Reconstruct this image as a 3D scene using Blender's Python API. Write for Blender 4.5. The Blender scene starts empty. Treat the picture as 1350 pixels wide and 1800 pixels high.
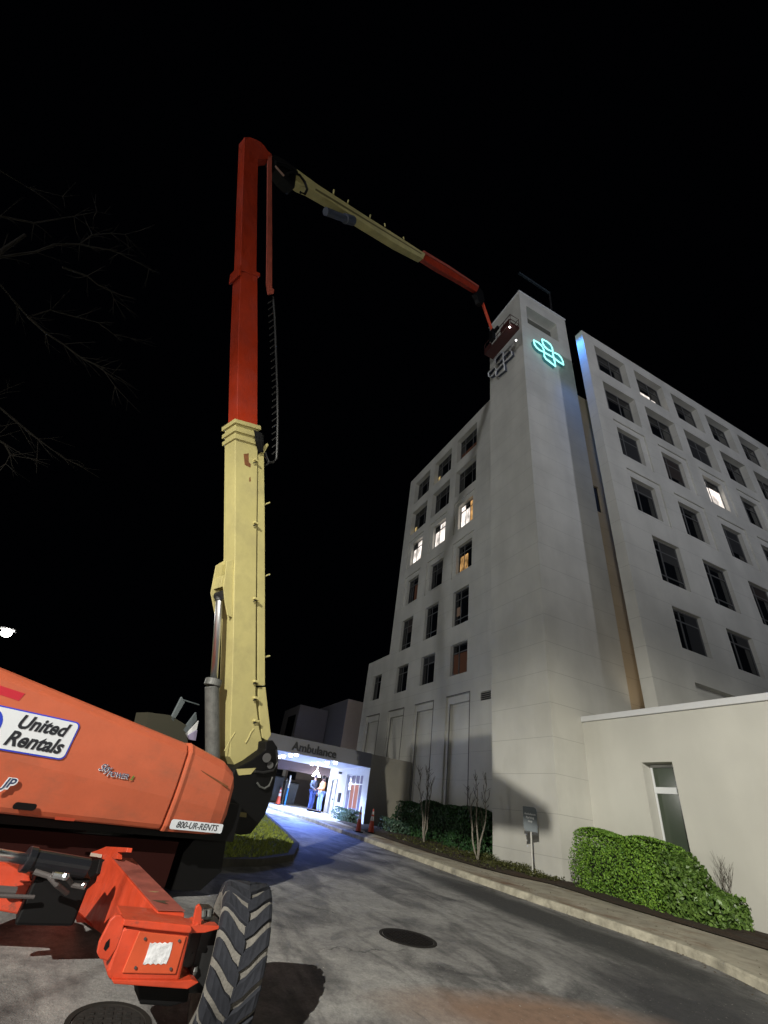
import bpy, bmesh, math, random
from mathutils import Vector as V, Matrix
random.seed(7)
sc = bpy.context.scene
col = sc.collection
# ------------------------------------------------------------------ camera
YAW, PITCH, ROLL, FPX = 0.372782692, 0.5969334, 0.159526452, 776.809
C0 = V((0, 0, 1.6))
fw = V((math.sin(YAW)*math.cos(PITCH), math.cos(YAW)*math.cos(PITCH), math.sin(PITCH)))
r0 = fw.cross(V((0, 0, 1))).normalized(); u0 = r0.cross(fw)
RR = math.cos(ROLL)*r0 + math.sin(ROLL)*u0
UU = -math.sin(ROLL)*r0 + math.cos(ROLL)*u0
cd = bpy.data.cameras.new('camera'); cam = bpy.data.objects.new('camera', cd); col.objects.link(cam)
cd.sensor_fit = 'HORIZONTAL'; cd.sensor_width = 36; cd.lens = FPX/1350*36
cd.clip_start = 0.05; cd.clip_end = 600
m3 = Matrix((RR, UU, -fw)).transposed()
cam.matrix_world = Matrix.Translation(C0) @ m3.to_4x4()
sc.camera = cam
# ------------------------------------------------------------------ world, exposure
w = bpy.data.worlds.new("World"); sc.world = w; w.use_nodes = True
w.node_tree.nodes['Background'].inputs[0].default_value = (0.35, 0.45, 0.9, 1)
w.node_tree.nodes['Background'].inputs[1].default_value = 0.0006
sc.view_settings.view_transform = 'Standard'; sc.view_settings.look = 'None'
sc.view_settings.exposure = 0; sc.view_settings.gamma = 1
# ------------------------------------------------------------------ lights
def spot(name, loc, to, power, color, angle, blend, rad=.3):
    l = bpy.data.lights.new(name, 'SPOT'); l.energy = power; l.color = color
    l.spot_size = math.radians(angle); l.spot_blend = blend; l.shadow_soft_size = rad
    o = bpy.data.objects.new(name, l); col.objects.link(o); o.location = loc
    o.rotation_euler = (V(to)-V(loc)).to_track_quat('-Z', 'Y').to_euler(); return o
def point(name, loc, power, color, rad=.1):
    l = bpy.data.lights.new(name, 'POINT'); l.energy = power; l.color = color; l.shadow_soft_size = rad
    o = bpy.data.objects.new(name, l); col.objects.link(o); o.location = loc; return o
# parking lot lamp behind the camera, with a cut-off head: lights hood, road and lower storeys
LAMPK = (-17.2, -15.2, 14.2)
spot('lot_lamp_light', LAMPK, (LAMPK[0], LAMPK[1]+.01, 0), 64000, (1.0, .965, .86), 168.6, .17, .07)
spot('upper_fill_light', (-58, -46, 24), (20, 16, 36), 60000, (.93, .95, 1.0), 46, .8, 1.5)  # unseen fill added to lift the upper walls
spot('boom_fill_light', (3, -13, 4.5), (.6, 9.4, 7.6), 6400, (1.0, .95, .84), 46, 1.0, .2)  # unseen fill added to light the boom, kept off the ground
# warm lamp on the annex roof that lights the recess between tower and right wing
spot('recess_lamp_light', (19.3, 12.7, 6.1), (19.0, 14.2, 13), 95, (1.0, .84, .62), 120, .9, .2)
# softer town light from the south that reaches the upper storeys
spot('town_light_south', (8, -55, 12), (22, 12, 32), 44000, (.80, .84, 1.0), 46, .9, 2.5)
spot('left_wing_fill_light', (-28, 52, 9), (15, 24, 21), 5200, (.86, .9, 1.0), 46, .9, 2.5)  # unseen fill added for the left wing, turned away from the boom
# ------------------------------------------------------------------ projection helpers: a point of the photo laid on a named real surface
def ray(px, py): return RR*((px-675)/FPX) - UU*((py-900)/FPX) + fw
def at(px, py, d):
    r = ray(px, py); return C0 + r*(d/math.hypot(r.x, r.y))
def onx(px, py, x): r = ray(px, py); return C0 + r*(x/r.x)
def ony(px, py, y): r = ray(px, py); return C0 + r*(y/r.y)
def onz(px, py, z): r = ray(px, py); return C0 + r*((z-1.6)/r.z)
def onpl(px, py, o, n): r = ray(px, py); return C0 + r*((o-C0).dot(n)/r.dot(n))
def gz(y):
    z = .034*max(-6, min(y, 46))
    if y < 7: z -= .13*min(1, (7-y)/2.4)**1.5
    return z
# ------------------------------------------------------------------ mesh builder
class MB:
    def __init__(s): s.v = []; s.f = []; s.m = []; s.mi = 0
    def add(s, vs, fs):
        b = len(s.v); s.v += [V(p) for p in vs]; s.f += [[b+i for i in f] for f in fs]; s.m += [s.mi]*len(fs); return s
    def quad(s, *p): return s.add(p, [list(range(len(p)))])
    def box(s, x0, x1, y0, y1, z0, z1):
        return s.add([(x0,y0,z0),(x1,y0,z0),(x1,y1,z0),(x0,y1,z0),(x0,y0,z1),(x1,y0,z1),(x1,y1,z1),(x0,y1,z1)],
                     [(3,2,1,0),(4,5,6,7),(0,1,5,4),(1,2,6,5),(2,3,7,6),(3,0,4,7)])
    def obox(s, c, ax, ay, az):   # centre and three half vectors
        c, ax, ay, az = V(c), V(ax), V(ay), V(az)
        p = [c+i*ax+j*ay+k*az for k in (-1,1) for i, j in ((-1,-1),(1,-1),(1,1),(-1,1))]
        return s.add(p, [(3,2,1,0),(4,5,6,7),(0,1,5,4),(1,2,6,5),(2,3,7,6),(3,0,4,7)])
    def prism(s, pts, off):
        pts = [V(p) for p in pts]; off = V(off); n = len(pts)
        s.add(pts+[p+off for p in pts], [list(range(n)), list(range(2*n-1, n-1, -1))]+[[i, (i+1)%n, n+(i+1)%n, n+i][::-1] for i in range(n)])
        return s
    def loft(s, rings, cap=True):
        n = len(rings[0]); vs = [p for r in rings for p in r]; fs = []
        for k in range(len(rings)-1):
            for i in range(n): fs.append([k*n+i, k*n+(i+1)%n, (k+1)*n+(i+1)%n, (k+1)*n+i])
        if cap: fs += [list(range(n))[::-1], [(len(rings)-1)*n+i for i in range(n)]]
        return s.add(vs, fs)
    def tube(s, pts, rad, n=8):
        pts = [V(p) for p in pts]; rings = []
        for i, p in enumerate(pts):
            d = (pts[min(i+1, len(pts)-1)]-pts[max(i-1, 0)])
            if d.length < 1e-9: d = V((0,0,1))
            d.normalize(); a = d.cross(V((0,0,1)) if abs(d.z) < .9 else V((0,1,0))).normalized(); b = d.cross(a)
            r = rad[i] if isinstance(rad, (list, tuple)) else rad
            rings.append([p+(a*math.cos(t)+b*math.sin(t))*r for t in [2*math.pi*k/n for k in range(n)]])
        return s.loft(rings)
    def sphere(s, c, r, n=10):
        c = V(c); r = V(r) if not isinstance(r, (int, float)) else V((r, r, r))
        rings = []
        for i in range(1, n//2):
            t = math.pi*i/(n//2)
            rings.append([c+V((r.x*math.sin(t)*math.cos(a), r.y*math.sin(t)*math.sin(a), r.z*math.cos(t))) for a in [2*math.pi*k/n for k in range(n)]])
        return s.loft(rings)
    def build(s, name, mat, parent=None, org=None, bevel=0, smooth=False, seg=2):
        L = V(org) if org is not None else (V(parent['_L']) if parent is not None else V((0,0,0)))
        me = bpy.data.meshes.new(name); me.from_pydata([p-L for p in s.v], [], s.f)
        mats = mat if isinstance(mat, (list, tuple)) else [mat]
        for m_ in mats: me.materials.append(m_)
        for p, i in zip(me.polygons, s.m): p.material_index = i
        if len(s.v) < 4000 or smooth:
            bm = bmesh.new(); bm.from_mesh(me)
            if len(s.v) < 4000: bmesh.ops.recalc_face_normals(bm, faces=bm.faces)
            bm.to_mesh(me); bm.free()
        if smooth:
            for p in me.polygons: p.use_smooth = True
        me.update()
        o = bpy.data.objects.new(name, me); col.objects.link(o)
        o['_L'] = list(L)
        if parent is not None: o.parent = parent
        else: o.location = L
        if bevel:
            b = o.modifiers.new('bevel', 'BEVEL'); b.width = bevel; b.segments = seg; b.limit_method = 'ANGLE'; b.angle_limit = math.radians(35)
            b.harden_normals = False
        return o
def tag(o, label=None, cat=None, group=None, kind=None):
    if label: o['label'] = label
    if cat: o['category'] = cat
    if group: o['group'] = group
    if kind: o['kind'] = kind
    return o
def empty(name, loc, label, cat, group=None):
    o = bpy.data.objects.new(name, None); col.objects.link(o); o.location = loc; o.empty_display_size = .2
    o['_L'] = list(loc); return tag(o, label, cat, group)
def copy_tree(o, parent=None):
    c = o.copy(); col.objects.link(c)
    if parent is not None: c.parent = parent
    for ch in list(o.children): copy_tree(ch, c)
    return c
# ------------------------------------------------------------------ materials
def mat(name, c, rough=.6, metal=0, noise=None, bump=None, emit=None, es=1, spec=.5, c2=None, coat=0):
    m = bpy.data.materials.new(name); m.use_nodes = True; nt = m.node_tree; b = nt.nodes['Principled BSDF']
    b.inputs['Base Color'].default_value = (*c, 1); b.inputs['Roughness'].default_value = rough
    b.inputs['Metallic'].default_value = metal; b.inputs['Specular IOR Level'].default_value = spec
    if coat: b.inputs['Coat Weight'].default_value = coat; b.inputs['Coat Roughness'].default_value = .15
    if emit: b.inputs['Emission Color'].default_value = (*emit, 1); b.inputs['Emission Strength'].default_value = es
    tc = nt.nodes.new('ShaderNodeTexCoord')
    if noise:
        sca, amt = noise[0], noise[1]
        n = nt.nodes.new('ShaderNodeTexNoise'); n.inputs['Scale'].default_value = sca; n.inputs['Detail'].default_value = 8; n.inputs['Roughness'].default_value = .65
        nt.links.new(tc.outputs['Object'], n.inputs['Vector'])
        r = nt.nodes.new('ShaderNodeValToRGB'); r.color_ramp.elements[0].position = .32; r.color_ramp.elements[1].position = .7
        d = c2 or tuple(x*(1-amt) for x in c)
        r.color_ramp.elements[0].color = (*d, 1); r.color_ramp.elements[1].color = (*c, 1)
        nt.links.new(n.outputs['Fac'], r.inputs['Fac']); nt.links.new(r.outputs['Color'], b.inputs['Base Color'])
    if bump:
        n = nt.nodes.new('ShaderNodeTexNoise'); n.inputs['Scale'].default_value = bump[0]; n.inputs['Detail'].default_value = 6
        nt.links.new(tc.outputs['Object'], n.inputs['Vector'])
        bp = nt.nodes.new('ShaderNodeBump'); bp.inputs['Strength'].default_value = bump[1]; bp.inputs['Distance'].default_value = .02
        nt.links.new(n.outputs['Fac'], bp.inputs['Height']); nt.links.new(bp.outputs['Normal'], b.inputs['Normal'])
    return m
def emis(name, c, s):
    m = bpy.data.materials.new(name); m.use_nodes = True; nt = m.node_tree
    for n in list(nt.nodes):
        if n.type == 'BSDF_PRINCIPLED': nt.nodes.remove(n)
    e = nt.nodes.new('ShaderNodeEmission'); e.inputs[0].default_value = (*c, 1); e.inputs[1].default_value = s
    nt.links.new(e.outputs[0], nt.nodes['Material Output'].inputs[0]); return m
def N(nt, t, **k):
    n = nt.nodes.new(t)
    for a, b in k.items(): setattr(n, a, b)
    return n
def stucco(name, c, joints=0.0, gloom=.12):
    """painted render: mottled, faint streaks, thin horizontal joints every 1.2 m"""
    m = mat(name, c, .85, bump=(60, .15)); nt = m.node_tree; b = nt.nodes['Principled BSDF']
    geo = N(nt, 'ShaderNodeNewGeometry'); sep = N(nt, 'ShaderNodeSeparateXYZ'); nt.links.new(geo.outputs['Position'], sep.inputs[0])
    mp = N(nt, 'ShaderNodeMapping'); mp.inputs['Scale'].default_value = (.9, .9, .18); nt.links.new(geo.outputs['Position'], mp.inputs[0])
    n1 = N(nt, 'ShaderNodeTexNoise'); n1.inputs['Scale'].default_value = .8; n1.inputs['Detail'].default_value = 8; nt.links.new(mp.outputs[0], n1.inputs['Vector'])
    n2 = N(nt, 'ShaderNodeTexNoise'); n2.inputs['Scale'].default_value = .55; n2.inputs['Detail'].default_value = 5; nt.links.new(geo.outputs['Position'], n2.inputs['Vector'])
    mx = N(nt, 'ShaderNodeMath', operation='MULTIPLY'); nt.links.new(n1.outputs['Fac'], mx.inputs[0]); nt.links.new(n2.outputs['Fac'], mx.inputs[1])
    r = N(nt, 'ShaderNodeValToRGB'); r.color_ramp.elements[0].position = .12; r.color_ramp.elements[1].position = .34
    r.color_ramp.elements[0].color = (*[x*(1-gloom*2.4) for x in c], 1); r.color_ramp.elements[1].color = (*c, 1); nt.links.new(mx.outputs[0], r.inputs[0])
    out = r.outputs[0]
    if joints:
        d = N(nt, 'ShaderNodeMath', operation='DIVIDE'); nt.links.new(sep.outputs['Z'], d.inputs[0]); d.inputs[1].default_value = joints
        fr = N(nt, 'ShaderNodeMath', operation='FRACT'); nt.links.new(d.outputs[0], fr.inputs[0])
        lt = N(nt, 'ShaderNodeMath', operation='LESS_THAN'); nt.links.new(fr.outputs[0], lt.inputs[0]); lt.inputs[1].default_value = .014/joints
        mm = N(nt, 'ShaderNodeMix', data_type='RGBA'); nt.links.new(lt.outputs[0], mm.inputs['Factor']); nt.links.new(out, mm.inputs[6]); mm.inputs[7].default_value = (*[x*.6 for x in c], 1)
        out = mm.outputs[2]
    nt.links.new(out, b.inputs['Base Color']); return m
WALL = stucco('wall_render', (.57, .56, .51), 1.22, .08)
WALL2 = stucco('annex_render', (.58, .57, .515), 0, .05)
COPING = mat('coping', (.66, .67, .68), .6)
CANOPY = stucco('canopy_render', (.15, .15, .16), 0, .08)
WARMLIT = mat('warm_lit_render', (.42, .35, .30), .9, noise=(1.5, .1))  # warm light on the rear block's front put into the colour
FRAME = mat('window_frame', (.10, .10, .10), .5)
GLASS = mat('dark_glass', (.006, .007, .009), .08, spec=.6)
GREENGLASS = mat('green_glass', (.05, .065, .045), .15)
WHITE = mat('white_paint', (.72, .74, .75), .5, noise=(30, .1))
BLACK = mat('black_rubber', (.004, .004, .0045), .6, spec=.2)
DARK = mat('dark_steel', (.02, .02, .021), .5, noise=(12, .3))
ORANGE = mat('orange_paint', (.56, .125, .058), .45, noise=(2.2, .16), bump=(140, .05), coat=.15)
ORANGE2 = mat('orange_chassis_paint', (.60, .062, .022), .42, noise=(5, .3), coat=.2)
RED = mat('red_boom_paint', (.37, .030, .008), .45, noise=(1.5, .25), coat=.2)
PINKRED = mat('faded_red_paint', (.40, .09, .06), .5, noise=(3, .3))
def wear(m, col_, scale, lo, hi, stretch=(1, 1, 1)):
    nt = m.node_tree; b = nt.nodes['Principled BSDF']; l = b.inputs['Base Color'].links[0].from_socket
    tc = N(nt, 'ShaderNodeTexCoord'); mp = N(nt, 'ShaderNodeMapping'); mp.inputs['Scale'].default_value = stretch; nt.links.new(tc.outputs['Object'], mp.inputs[0])
    n = N(nt, 'ShaderNodeTexNoise'); n.inputs['Scale'].default_value = scale; n.inputs['Detail'].default_value = 10; n.inputs['Roughness'].default_value = .7; nt.links.new(mp.outputs[0], n.inputs['Vector'])
    r = N(nt, 'ShaderNodeMapRange'); r.inputs[1].default_value = lo; r.inputs[2].default_value = hi; nt.links.new(n.outputs['Fac'], r.inputs[0])
    q = N(nt, 'ShaderNodeMix', data_type='RGBA'); nt.links.new(r.outputs[0], q.inputs[0]); nt.links.new(l, q.inputs[6]); q.inputs[7].default_value = (*col_, 1); nt.links.new(q.outputs[2], b.inputs['Base Color'])
    rr = N(nt, 'ShaderNodeMapRange'); rr.inputs[3].default_value = b.inputs['Roughness'].default_value-.08; rr.inputs[4].default_value = b.inputs['Roughness'].default_value+.3; nt.links.new(n.outputs['Fac'], rr.inputs[0]); rr.inputs[1].default_value = .35; rr.inputs[2].default_value = .7; nt.links.new(rr.outputs[0], b.inputs['Roughness']); return m
CREAM = mat('cream_boom_paint', (.50, .445, .19), .5, noise=(1.1, .16), bump=(160, .04), coat=.1)
wear(CREAM, (.16, .11, .05), 5, .66, .72, (1, 1, .35)); wear(CREAM, (.33, .29, .13), 1.3, .45, .75)
wear(ORANGE, (.34, .10, .055), 1.2, .50, .75, (1, 1, 2)); wear(ORANGE, (.12, .05, .03), 26, .74, .78)
wear(ORANGE2, (.16, .05, .03), 7, .62, .72); wear(RED, (.27, .022, .008), 1.6, .5, .75)
RUST = mat('rusty_scrape', (.22, .08, .025), .8, noise=(12, .5))
CHROME = mat('chrome_rod', (.80, .82, .86), .32, metal=1)
GREY = mat('grey_cylinder_paint', (.13, .135, .13), .5, noise=(9, .5))
CHAIN = mat('black_hose_carrier', (.02, .02, .02), .5)
DECALW = mat('white_decal', (.70, .74, .80), .4)
DECALB = mat('blue_decal', (.02, .05, .55), .4)
DECALK = mat('black_decal', (.015, .017, .025), .4)
DECALN = mat('navy_decal', (.03, .05, .12), .4)
REDREF = mat('red_reflector', (.50, .02, .04), .35)
REFL = mat('crinkled_white_tape', (.75, .76, .80), .25, noise=(25, .25), bump=(18, .8))
LUG = mat('tyre_lug_rubber', (.024, .026, .034), .85, spec=.25, noise=(20, .35))
DUST = mat('dusty_tyre_rubber', (.19, .178, .16), .95, noise=(14, .4), bump=(60, .4))
RIM = mat('rim_paint', (.10, .09, .09), .6, noise=(8, .4))
BASKET = mat('basket_paint', (.045, .012, .010), .55)
# ------------------------------------------------------------------ setting: ground, road, kerb, pavement, bed
KP = [(-22, 2.0), (-14, 4.6), (-8, 6.4), (-3, 7.7), (2, 8.8), (5.9, 9.68), (6.6, 9.88), (7.4, 10.08), (8.8, 9.95), (10, 9.82), (11, 9.68), (12, 9.57), (13.3, 9.42), (15.7, 9.35),
      (17.2, 9.31), (20, 9.19), (22, 9.02), (23.5, 8.95), (25.8, 8.9), (30, 8.3), (34, 7.9), (46, 7.4)]
def lerp_tab(t, y):
    if y <= t[0][0]: return t[0][1]
    for (a, b), (c, d) in zip(t, t[1:]):
        if y <= c: return b+(d-b)*(y-a)/(c-a)
    return t[-1][1]
kx = lambda y: lerp_tab(KP, y)
BP = [(-22, 11), (-3, 11.5), (4, 13.0), (7.5, 12.8), (9.1, 12.65), (10.3, 12.5), (11.1, 12.45), (12.6, 12.5), (13.3, 12.4), (14.0, 11.6), (15, 11.1), (17, 10.75), (20, 10.6), (27.2, 10.7)]
bx_ = lambda y: lerp_tab(BP, y)
YS = sorted(set([-80, -40, -22, -14, -8] + [round(-6+.4*i, 2) for i in range(131)] + [46, 60, 90, 140, 200]))
def strip(m, xa, xb, dz, ya, yb, nx=1, jit=0, top=None):
    ys = [y for y in YS if ya <= y <= yb]; rows = []
    for y in ys:
        a, b = xa(y), xb(y)
        rows.append([(a+(b-a)*i/nx, y, gz(y)+dz+(random.uniform(0, jit) if 0 < i < nx else 0)) for i in range(nx+1)])
    vs = [p for r in rows for p in r]; n = nx+1
    m.add(vs, [[k*n+i, k*n+i+1, (k+1)*n+i+1, (k+1)*n+i] for k in range(len(rows)-1) for i in range(nx)])
def road_mat():
    m = mat('road_asphalt', (.1, .1, .1), .8); nt = m.node_tree; b = nt.nodes['Principled BSDF']
    geo = N(nt, 'ShaderNodeNewGeometry')
    def noise(scale, det=8, mapscale=None, dist=0, rot=0):
        v = geo.outputs['Position']
        if mapscale:
            mp = N(nt, 'ShaderNodeMapping'); mp.inputs['Scale'].default_value = mapscale; mp.inputs['Rotation'].default_value = (0, 0, rot); nt.links.new(v, mp.inputs[0]); v = mp.outputs[0]
        n = N(nt, 'ShaderNodeTexNoise'); n.inputs['Scale'].default_value = scale; n.inputs['Detail'].default_value = det; n.inputs['Roughness'].default_value = .62
        n.inputs['Distortion'].default_value = dist; nt.links.new(v, n.inputs['Vector']); return n.outputs['Fac']
    def ramp(f, stops):
        r = N(nt, 'ShaderNodeValToRGB'); e = r.color_ramp.elements
        e[0].position, e[0].color = stops[0][0], (*stops[0][1], 1); e[1].position, e[1].color = stops[-1][0], (*stops[-1][1], 1)
        for p, c in stops[1:-1]:
            q = e.new(p); q.color = (*c, 1)
        nt.links.new(f, r.inputs[0]); return r.outputs[0]
    def mixc(f, a, c, mode='MIX'):
        q = N(nt, 'ShaderNodeMix', data_type='RGBA', blend_type=mode)
        if hasattr(f, 'is_linked'): nt.links.new(f, q.inputs[0])
        else: q.inputs[0].default_value = f
        for s, x in ((6, a), (7, c)):
            if hasattr(x, 'is_linked'): nt.links.new(x, q.inputs[s])
            else: q.inputs[s].default_value = (*x, 1)
        return q.outputs[2]
    base = ramp(noise(.55, 10, None, 1.4), [(.34, (.10, .10, .102)), (.45, (.235, .23, .225)), (.62, (.32, .315, .305))])
    base = mixc(.7, base, ramp(noise(.9, 9, (1.5, .6, 1), .8, .5), [(.40, (.26, .26, .27)), (.54, (1, 1, 1))]), 'MULTIPLY')
    base = mixc(.5, base, ramp(noise(38, 3), [(.3, (.55, .55, .55)), (.7, (1.25, 1.25, 1.25))]), 'MULTIPLY')
    sep = N(nt, 'ShaderNodeSeparateXYZ'); nt.links.new(geo.outputs['Position'], sep.inputs[0])
    def blob(cx, cy, rx, ry, rot=0, soft=.5, wob=.5):
        mp = N(nt, 'ShaderNodeMapping', vector_type='TEXTURE'); mp.inputs['Location'].default_value = (cx, cy, 0); mp.inputs['Rotation'].default_value = (0, 0, rot); mp.inputs['Scale'].default_value = (rx, ry, 50)
        nt.links.new(geo.outputs['Position'], mp.inputs[0]); l = N(nt, 'ShaderNodeVectorMath', operation='LENGTH'); nt.links.new(mp.outputs[0], l.inputs[0])
        nn = noise(.9, 6); a = N(nt, 'ShaderNodeMath', operation='MULTIPLY_ADD'); nt.links.new(nn, a.inputs[0]); a.inputs[1].default_value = wob*2; nt.links.new(l.outputs['Value'], a.inputs[2])
        mr = N(nt, 'ShaderNodeMapRange'); nt.links.new(a.outputs[0], mr.inputs[0]); mr.inputs[1].default_value = 1+wob-soft; mr.inputs[2].default_value = 1+wob+soft; mr.inputs[3].default_value = 1; mr.inputs[4].default_value = 0
        return mr.outputs[0]
    base = mixc(blob(8.55, 9.3, .85, 4.6, .05, .35, .5), base, (.040, .040, .042))       # darker patch of newer asphalt along the kerb
    base = mixc(blob(7.2, 5.2, 1.3, 1.3, .3, .5, .5), base, (.04, .04, .045))
    base = mixc(blob(5.4, 13.3, .9, 1.3, .4, .3, .5), base, (.05, .05, .052))
    base = mixc(blob(4.7, 5.25, 1.5, .42, -.12, .45, .35), base, (.24, .155, .11))      # clay washed on to the road
    def cracks(scale, wd, thr, seedrot):
        mp = N(nt, 'ShaderNodeMapping'); mp.inputs['Rotation'].default_value = (0, 0, seedrot); nt.links.new(geo.outputs['Position'], mp.inputs[0])
        dn = N(nt, 'ShaderNodeTexNoise'); dn.inputs['Scale'].default_value = 1.6; dn.inputs['Detail'].default_value = 8; nt.links.new(mp.outputs[0], dn.inputs['Vector'])
        ad = N(nt, 'ShaderNodeVectorMath', operation='MULTIPLY_ADD'); nt.links.new(dn.outputs['Color'], ad.inputs[0]); ad.inputs[1].default_value = (1.1, 1.1, 0); nt.links.new(mp.outputs[0], ad.inputs[2])
        vo = N(nt, 'ShaderNodeTexVoronoi', feature='DISTANCE_TO_EDGE'); vo.inputs['Scale'].default_value = scale; nt.links.new(ad.outputs[0], vo.inputs['Vector'])
        lt = N(nt, 'ShaderNodeMapRange'); lt.inputs[1].default_value = 0; lt.inputs[2].default_value = wd; lt.inputs[3].default_value = 1; lt.inputs[4].default_value = 0; nt.links.new(vo.outputs['Distance'], lt.inputs[0])
        mk = N(nt, 'ShaderNodeMapRange'); mk.inputs[1].default_value = thr; mk.inputs[2].default_value = thr+.06; nt.links.new(noise(.45, 3), mk.inputs[0])
        mu = N(nt, 'ShaderNodeMath', operation='MULTIPLY'); nt.links.new(lt.outputs[0], mu.inputs[0]); nt.links.new(mk.outputs[0], mu.inputs[1]); return mu.outputs[0]
    base = mixc(cracks(.42, .006, .54, .4), base, (.07, .068, .066))
    base = mixc(.75, base, ramp(noise(9, 6), [(.36, (.72, .72, .73)), (.5, (.96, .96, .96)), (.66, (1.14, 1.13, 1.11))]), 'MULTIPLY')
    spk = ramp(noise(24, 4), [(.66, (0, 0, 0)), (.72, (1, 1, 1))]); base = mixc(spk, base, (.36, .34, .31))
    nt.links.new(base, b.inputs['Base Color'])
    bp = N(nt, 'ShaderNodeBump'); bp.inputs['Strength'].default_value = .7; bp.inputs['Distance'].default_value = .01; nt.links.new(noise(70, 4), bp.inputs['Height']); nt.links.new(bp.outputs['Normal'], b.inputs['Normal'])
    return m
ROAD = road_mat()
CONC = mat('pavement_concrete', (.50, .455, .36), .9, noise=(1.6, .5), bump=(50, .3))
KERBM = mat('kerb_concrete', (.56, .52, .41), .9, noise=(3.2, .62), bump=(30, .5))
MULCH = mat('mulch', (.05, .030, .016), 1, noise=(16, .6), bump=(22, 1))
SOIL = mat('ground_soil', (.03, .032, .02), 1, noise=(1, .5))
GRASSM = mat('lawn_soil', (.13, .16, .024), 1, noise=(3, .4), bump=(40, .8))
m = MB(); strip(m, lambda y: -200, lambda y: 200, -.006, -80, 200); tag(m.build('ground', SOIL), kind='structure')
m = MB(); strip(m, lambda y: -60, lambda y: kx(y)+.02, .0, -22, 46, 1); tag(m.build('road', ROAD), kind='structure')
# kerb, stone by stone in one strip with its joints
m = MB(); y = -14.0
while y < 40:
    y2 = y+2.4; seg = 6
    if y > 13.0 and y < 40 or y < 13:
        rings = []
        for k in range(seg+1):
            yy = y+.012+(y2-y-.024)*k/seg; x = kx(yy); z = gz(yy); h = .14
            rings.append([(x, yy, z-.1), (x+.02, yy, z+h-.03), (x+.05, yy, z+h), (x+.17, yy, z+h), (x+.17, yy, z-.1)])
        m.loft(rings)
    y = y2
tag(m.build('kerb', KERBM), kind='structure')
m = MB(); strip(m, lambda y: kx(y)+.168, lambda y: bx_(y), .132, -22, 27.2, 1); strip(m, lambda y: kx(y)+.168, lambda y: 12.4, .132, 27.2, 46, 1); tag(m.build('pavement', CONC), kind='structure')
wear(CONC, (.20, .12, .07), .55, .50, .66)
m = MB(); strip(m, lambda y: bx_(y), lambda y: 15.2, .15, -6, 27.2, 14, .07); tag(m.build('mulch_bed', MULCH), kind='structure')
# grass island left of the drive, with its kerb
isl = [(6.6, 27.0), (5.75, 20.5), (5.0, 15.2), (4.15, 12.9), (3.1, 11.7), (2.1, 11.1), (1.3, 12.2), (-1.5, 12.6), (-9, 13.5), (-18, 19), (-16, 30), (-6, 34), (4, 34), (6.4, 31)]
def inset(poly, d):
    c = V((sum(p[0] for p in poly)/len(poly), sum(p[1] for p in poly)/len(poly))); out = []
    n = len(poly)
    for i in range(n):
        a, b, e = V(poly[i-1]), V(poly[i]), V(poly[(i+1)%n]); t = (e-a).normalized(); q = V((-t.y, t.x))
        if (c-b).dot(q) < 0: q = -q
        out.append(tuple(b+q*d))
    return out
def densify(poly, s=.5):
    out = []
    for a, b in zip(poly, poly[1:]+poly[:1]):
        n = max(1, int(math.dist(a, b)/s)); out += [(a[0]+(b[0]-a[0])*k/n, a[1]+(b[1]-a[1])*k/n) for k in range(n)]
    return out
dens = densify(isl); ins = inset(dens, .16)
m = MB(); n = len(dens)
vs = [(x, y, gz(y)-.05) for x, y in dens]+[(x, y, gz(y)+.13) for x, y in dens]+[(x, y, gz(y)+.13) for x, y in ins]+[(x, y, gz(y)-.05) for x, y in ins]
m.add(vs, [[r*n+i, r*n+(i+1)%n, (r+1)*n+(i+1)%n, (r+1)*n+i] for r in range(3) for i in range(n)])
tag(m.build('island_kerb', mat('weathered_kerb', (.06, .055, .045), .9, noise=(4, .6))), kind='structure')
def inside(p, poly):
    c = False; j = len(poly)-1
    for i in range(len(poly)):
        a, b = poly[i], poly[j]
        if (a[1] > p[1]) != (b[1] > p[1]) and p[0] < (b[0]-a[0])*(p[1]-a[1])/(b[1]-a[1])+a[0]: c = not c
        j = i
    return c
m = MB(); m.quad(*[(x, y, gz(y)+.12) for x, y in ins]); o = m.build('lawn', GRASSM); tag(o, kind='structure')
def leafmat(name, c1, c2, rough=.55):
    m = bpy.data.materials.new(name); m.use_nodes = True; nt = m.node_tree; b = nt.nodes['Principled BSDF']; b.inputs['Roughness'].default_value = rough
    g = N(nt, 'ShaderNodeNewGeometry'); r = N(nt, 'ShaderNodeValToRGB'); r.color_ramp.elements[0].color = (*c1, 1); r.color_ramp.elements[1].color = (*c2, 1)
    nt.links.new(g.outputs['Random Per Island'], r.inputs[0]); nt.links.new(r.outputs[0], b.inputs['Base Color']); return m
BLADE = leafmat('grass_blades', (.12, .16, .018), (.26, .30, .045), .8)
m = MB(); k = 0
while k < 14000:
    x, y = random.uniform(1.2, 7.2), random.uniform(10.6, 30)
    if random.random() < (y-10)/28 or not inside((x, y), ins): continue
    a = random.uniform(0, 6.28); h = random.uniform(.03, .08); wd = .008+.0006*y; z = gz(y)+.115; lx, ly = random.uniform(-.03, .03), random.uniform(-.03, .03)
    m.v += [V((x-wd*math.cos(a), y-wd*math.sin(a), z)), V((x+wd*math.cos(a), y+wd*math.sin(a), z)), V((x+lx, y+ly, z+h))]; b = len(m.v)-3
    m.f.append([b, b+1, b+2]); m.m.append(0); k += 1
tag(m.build('grass', BLADE), 'short green grass on the island beside the drive', 'grass', kind='stuff')
m = MB()
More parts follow.
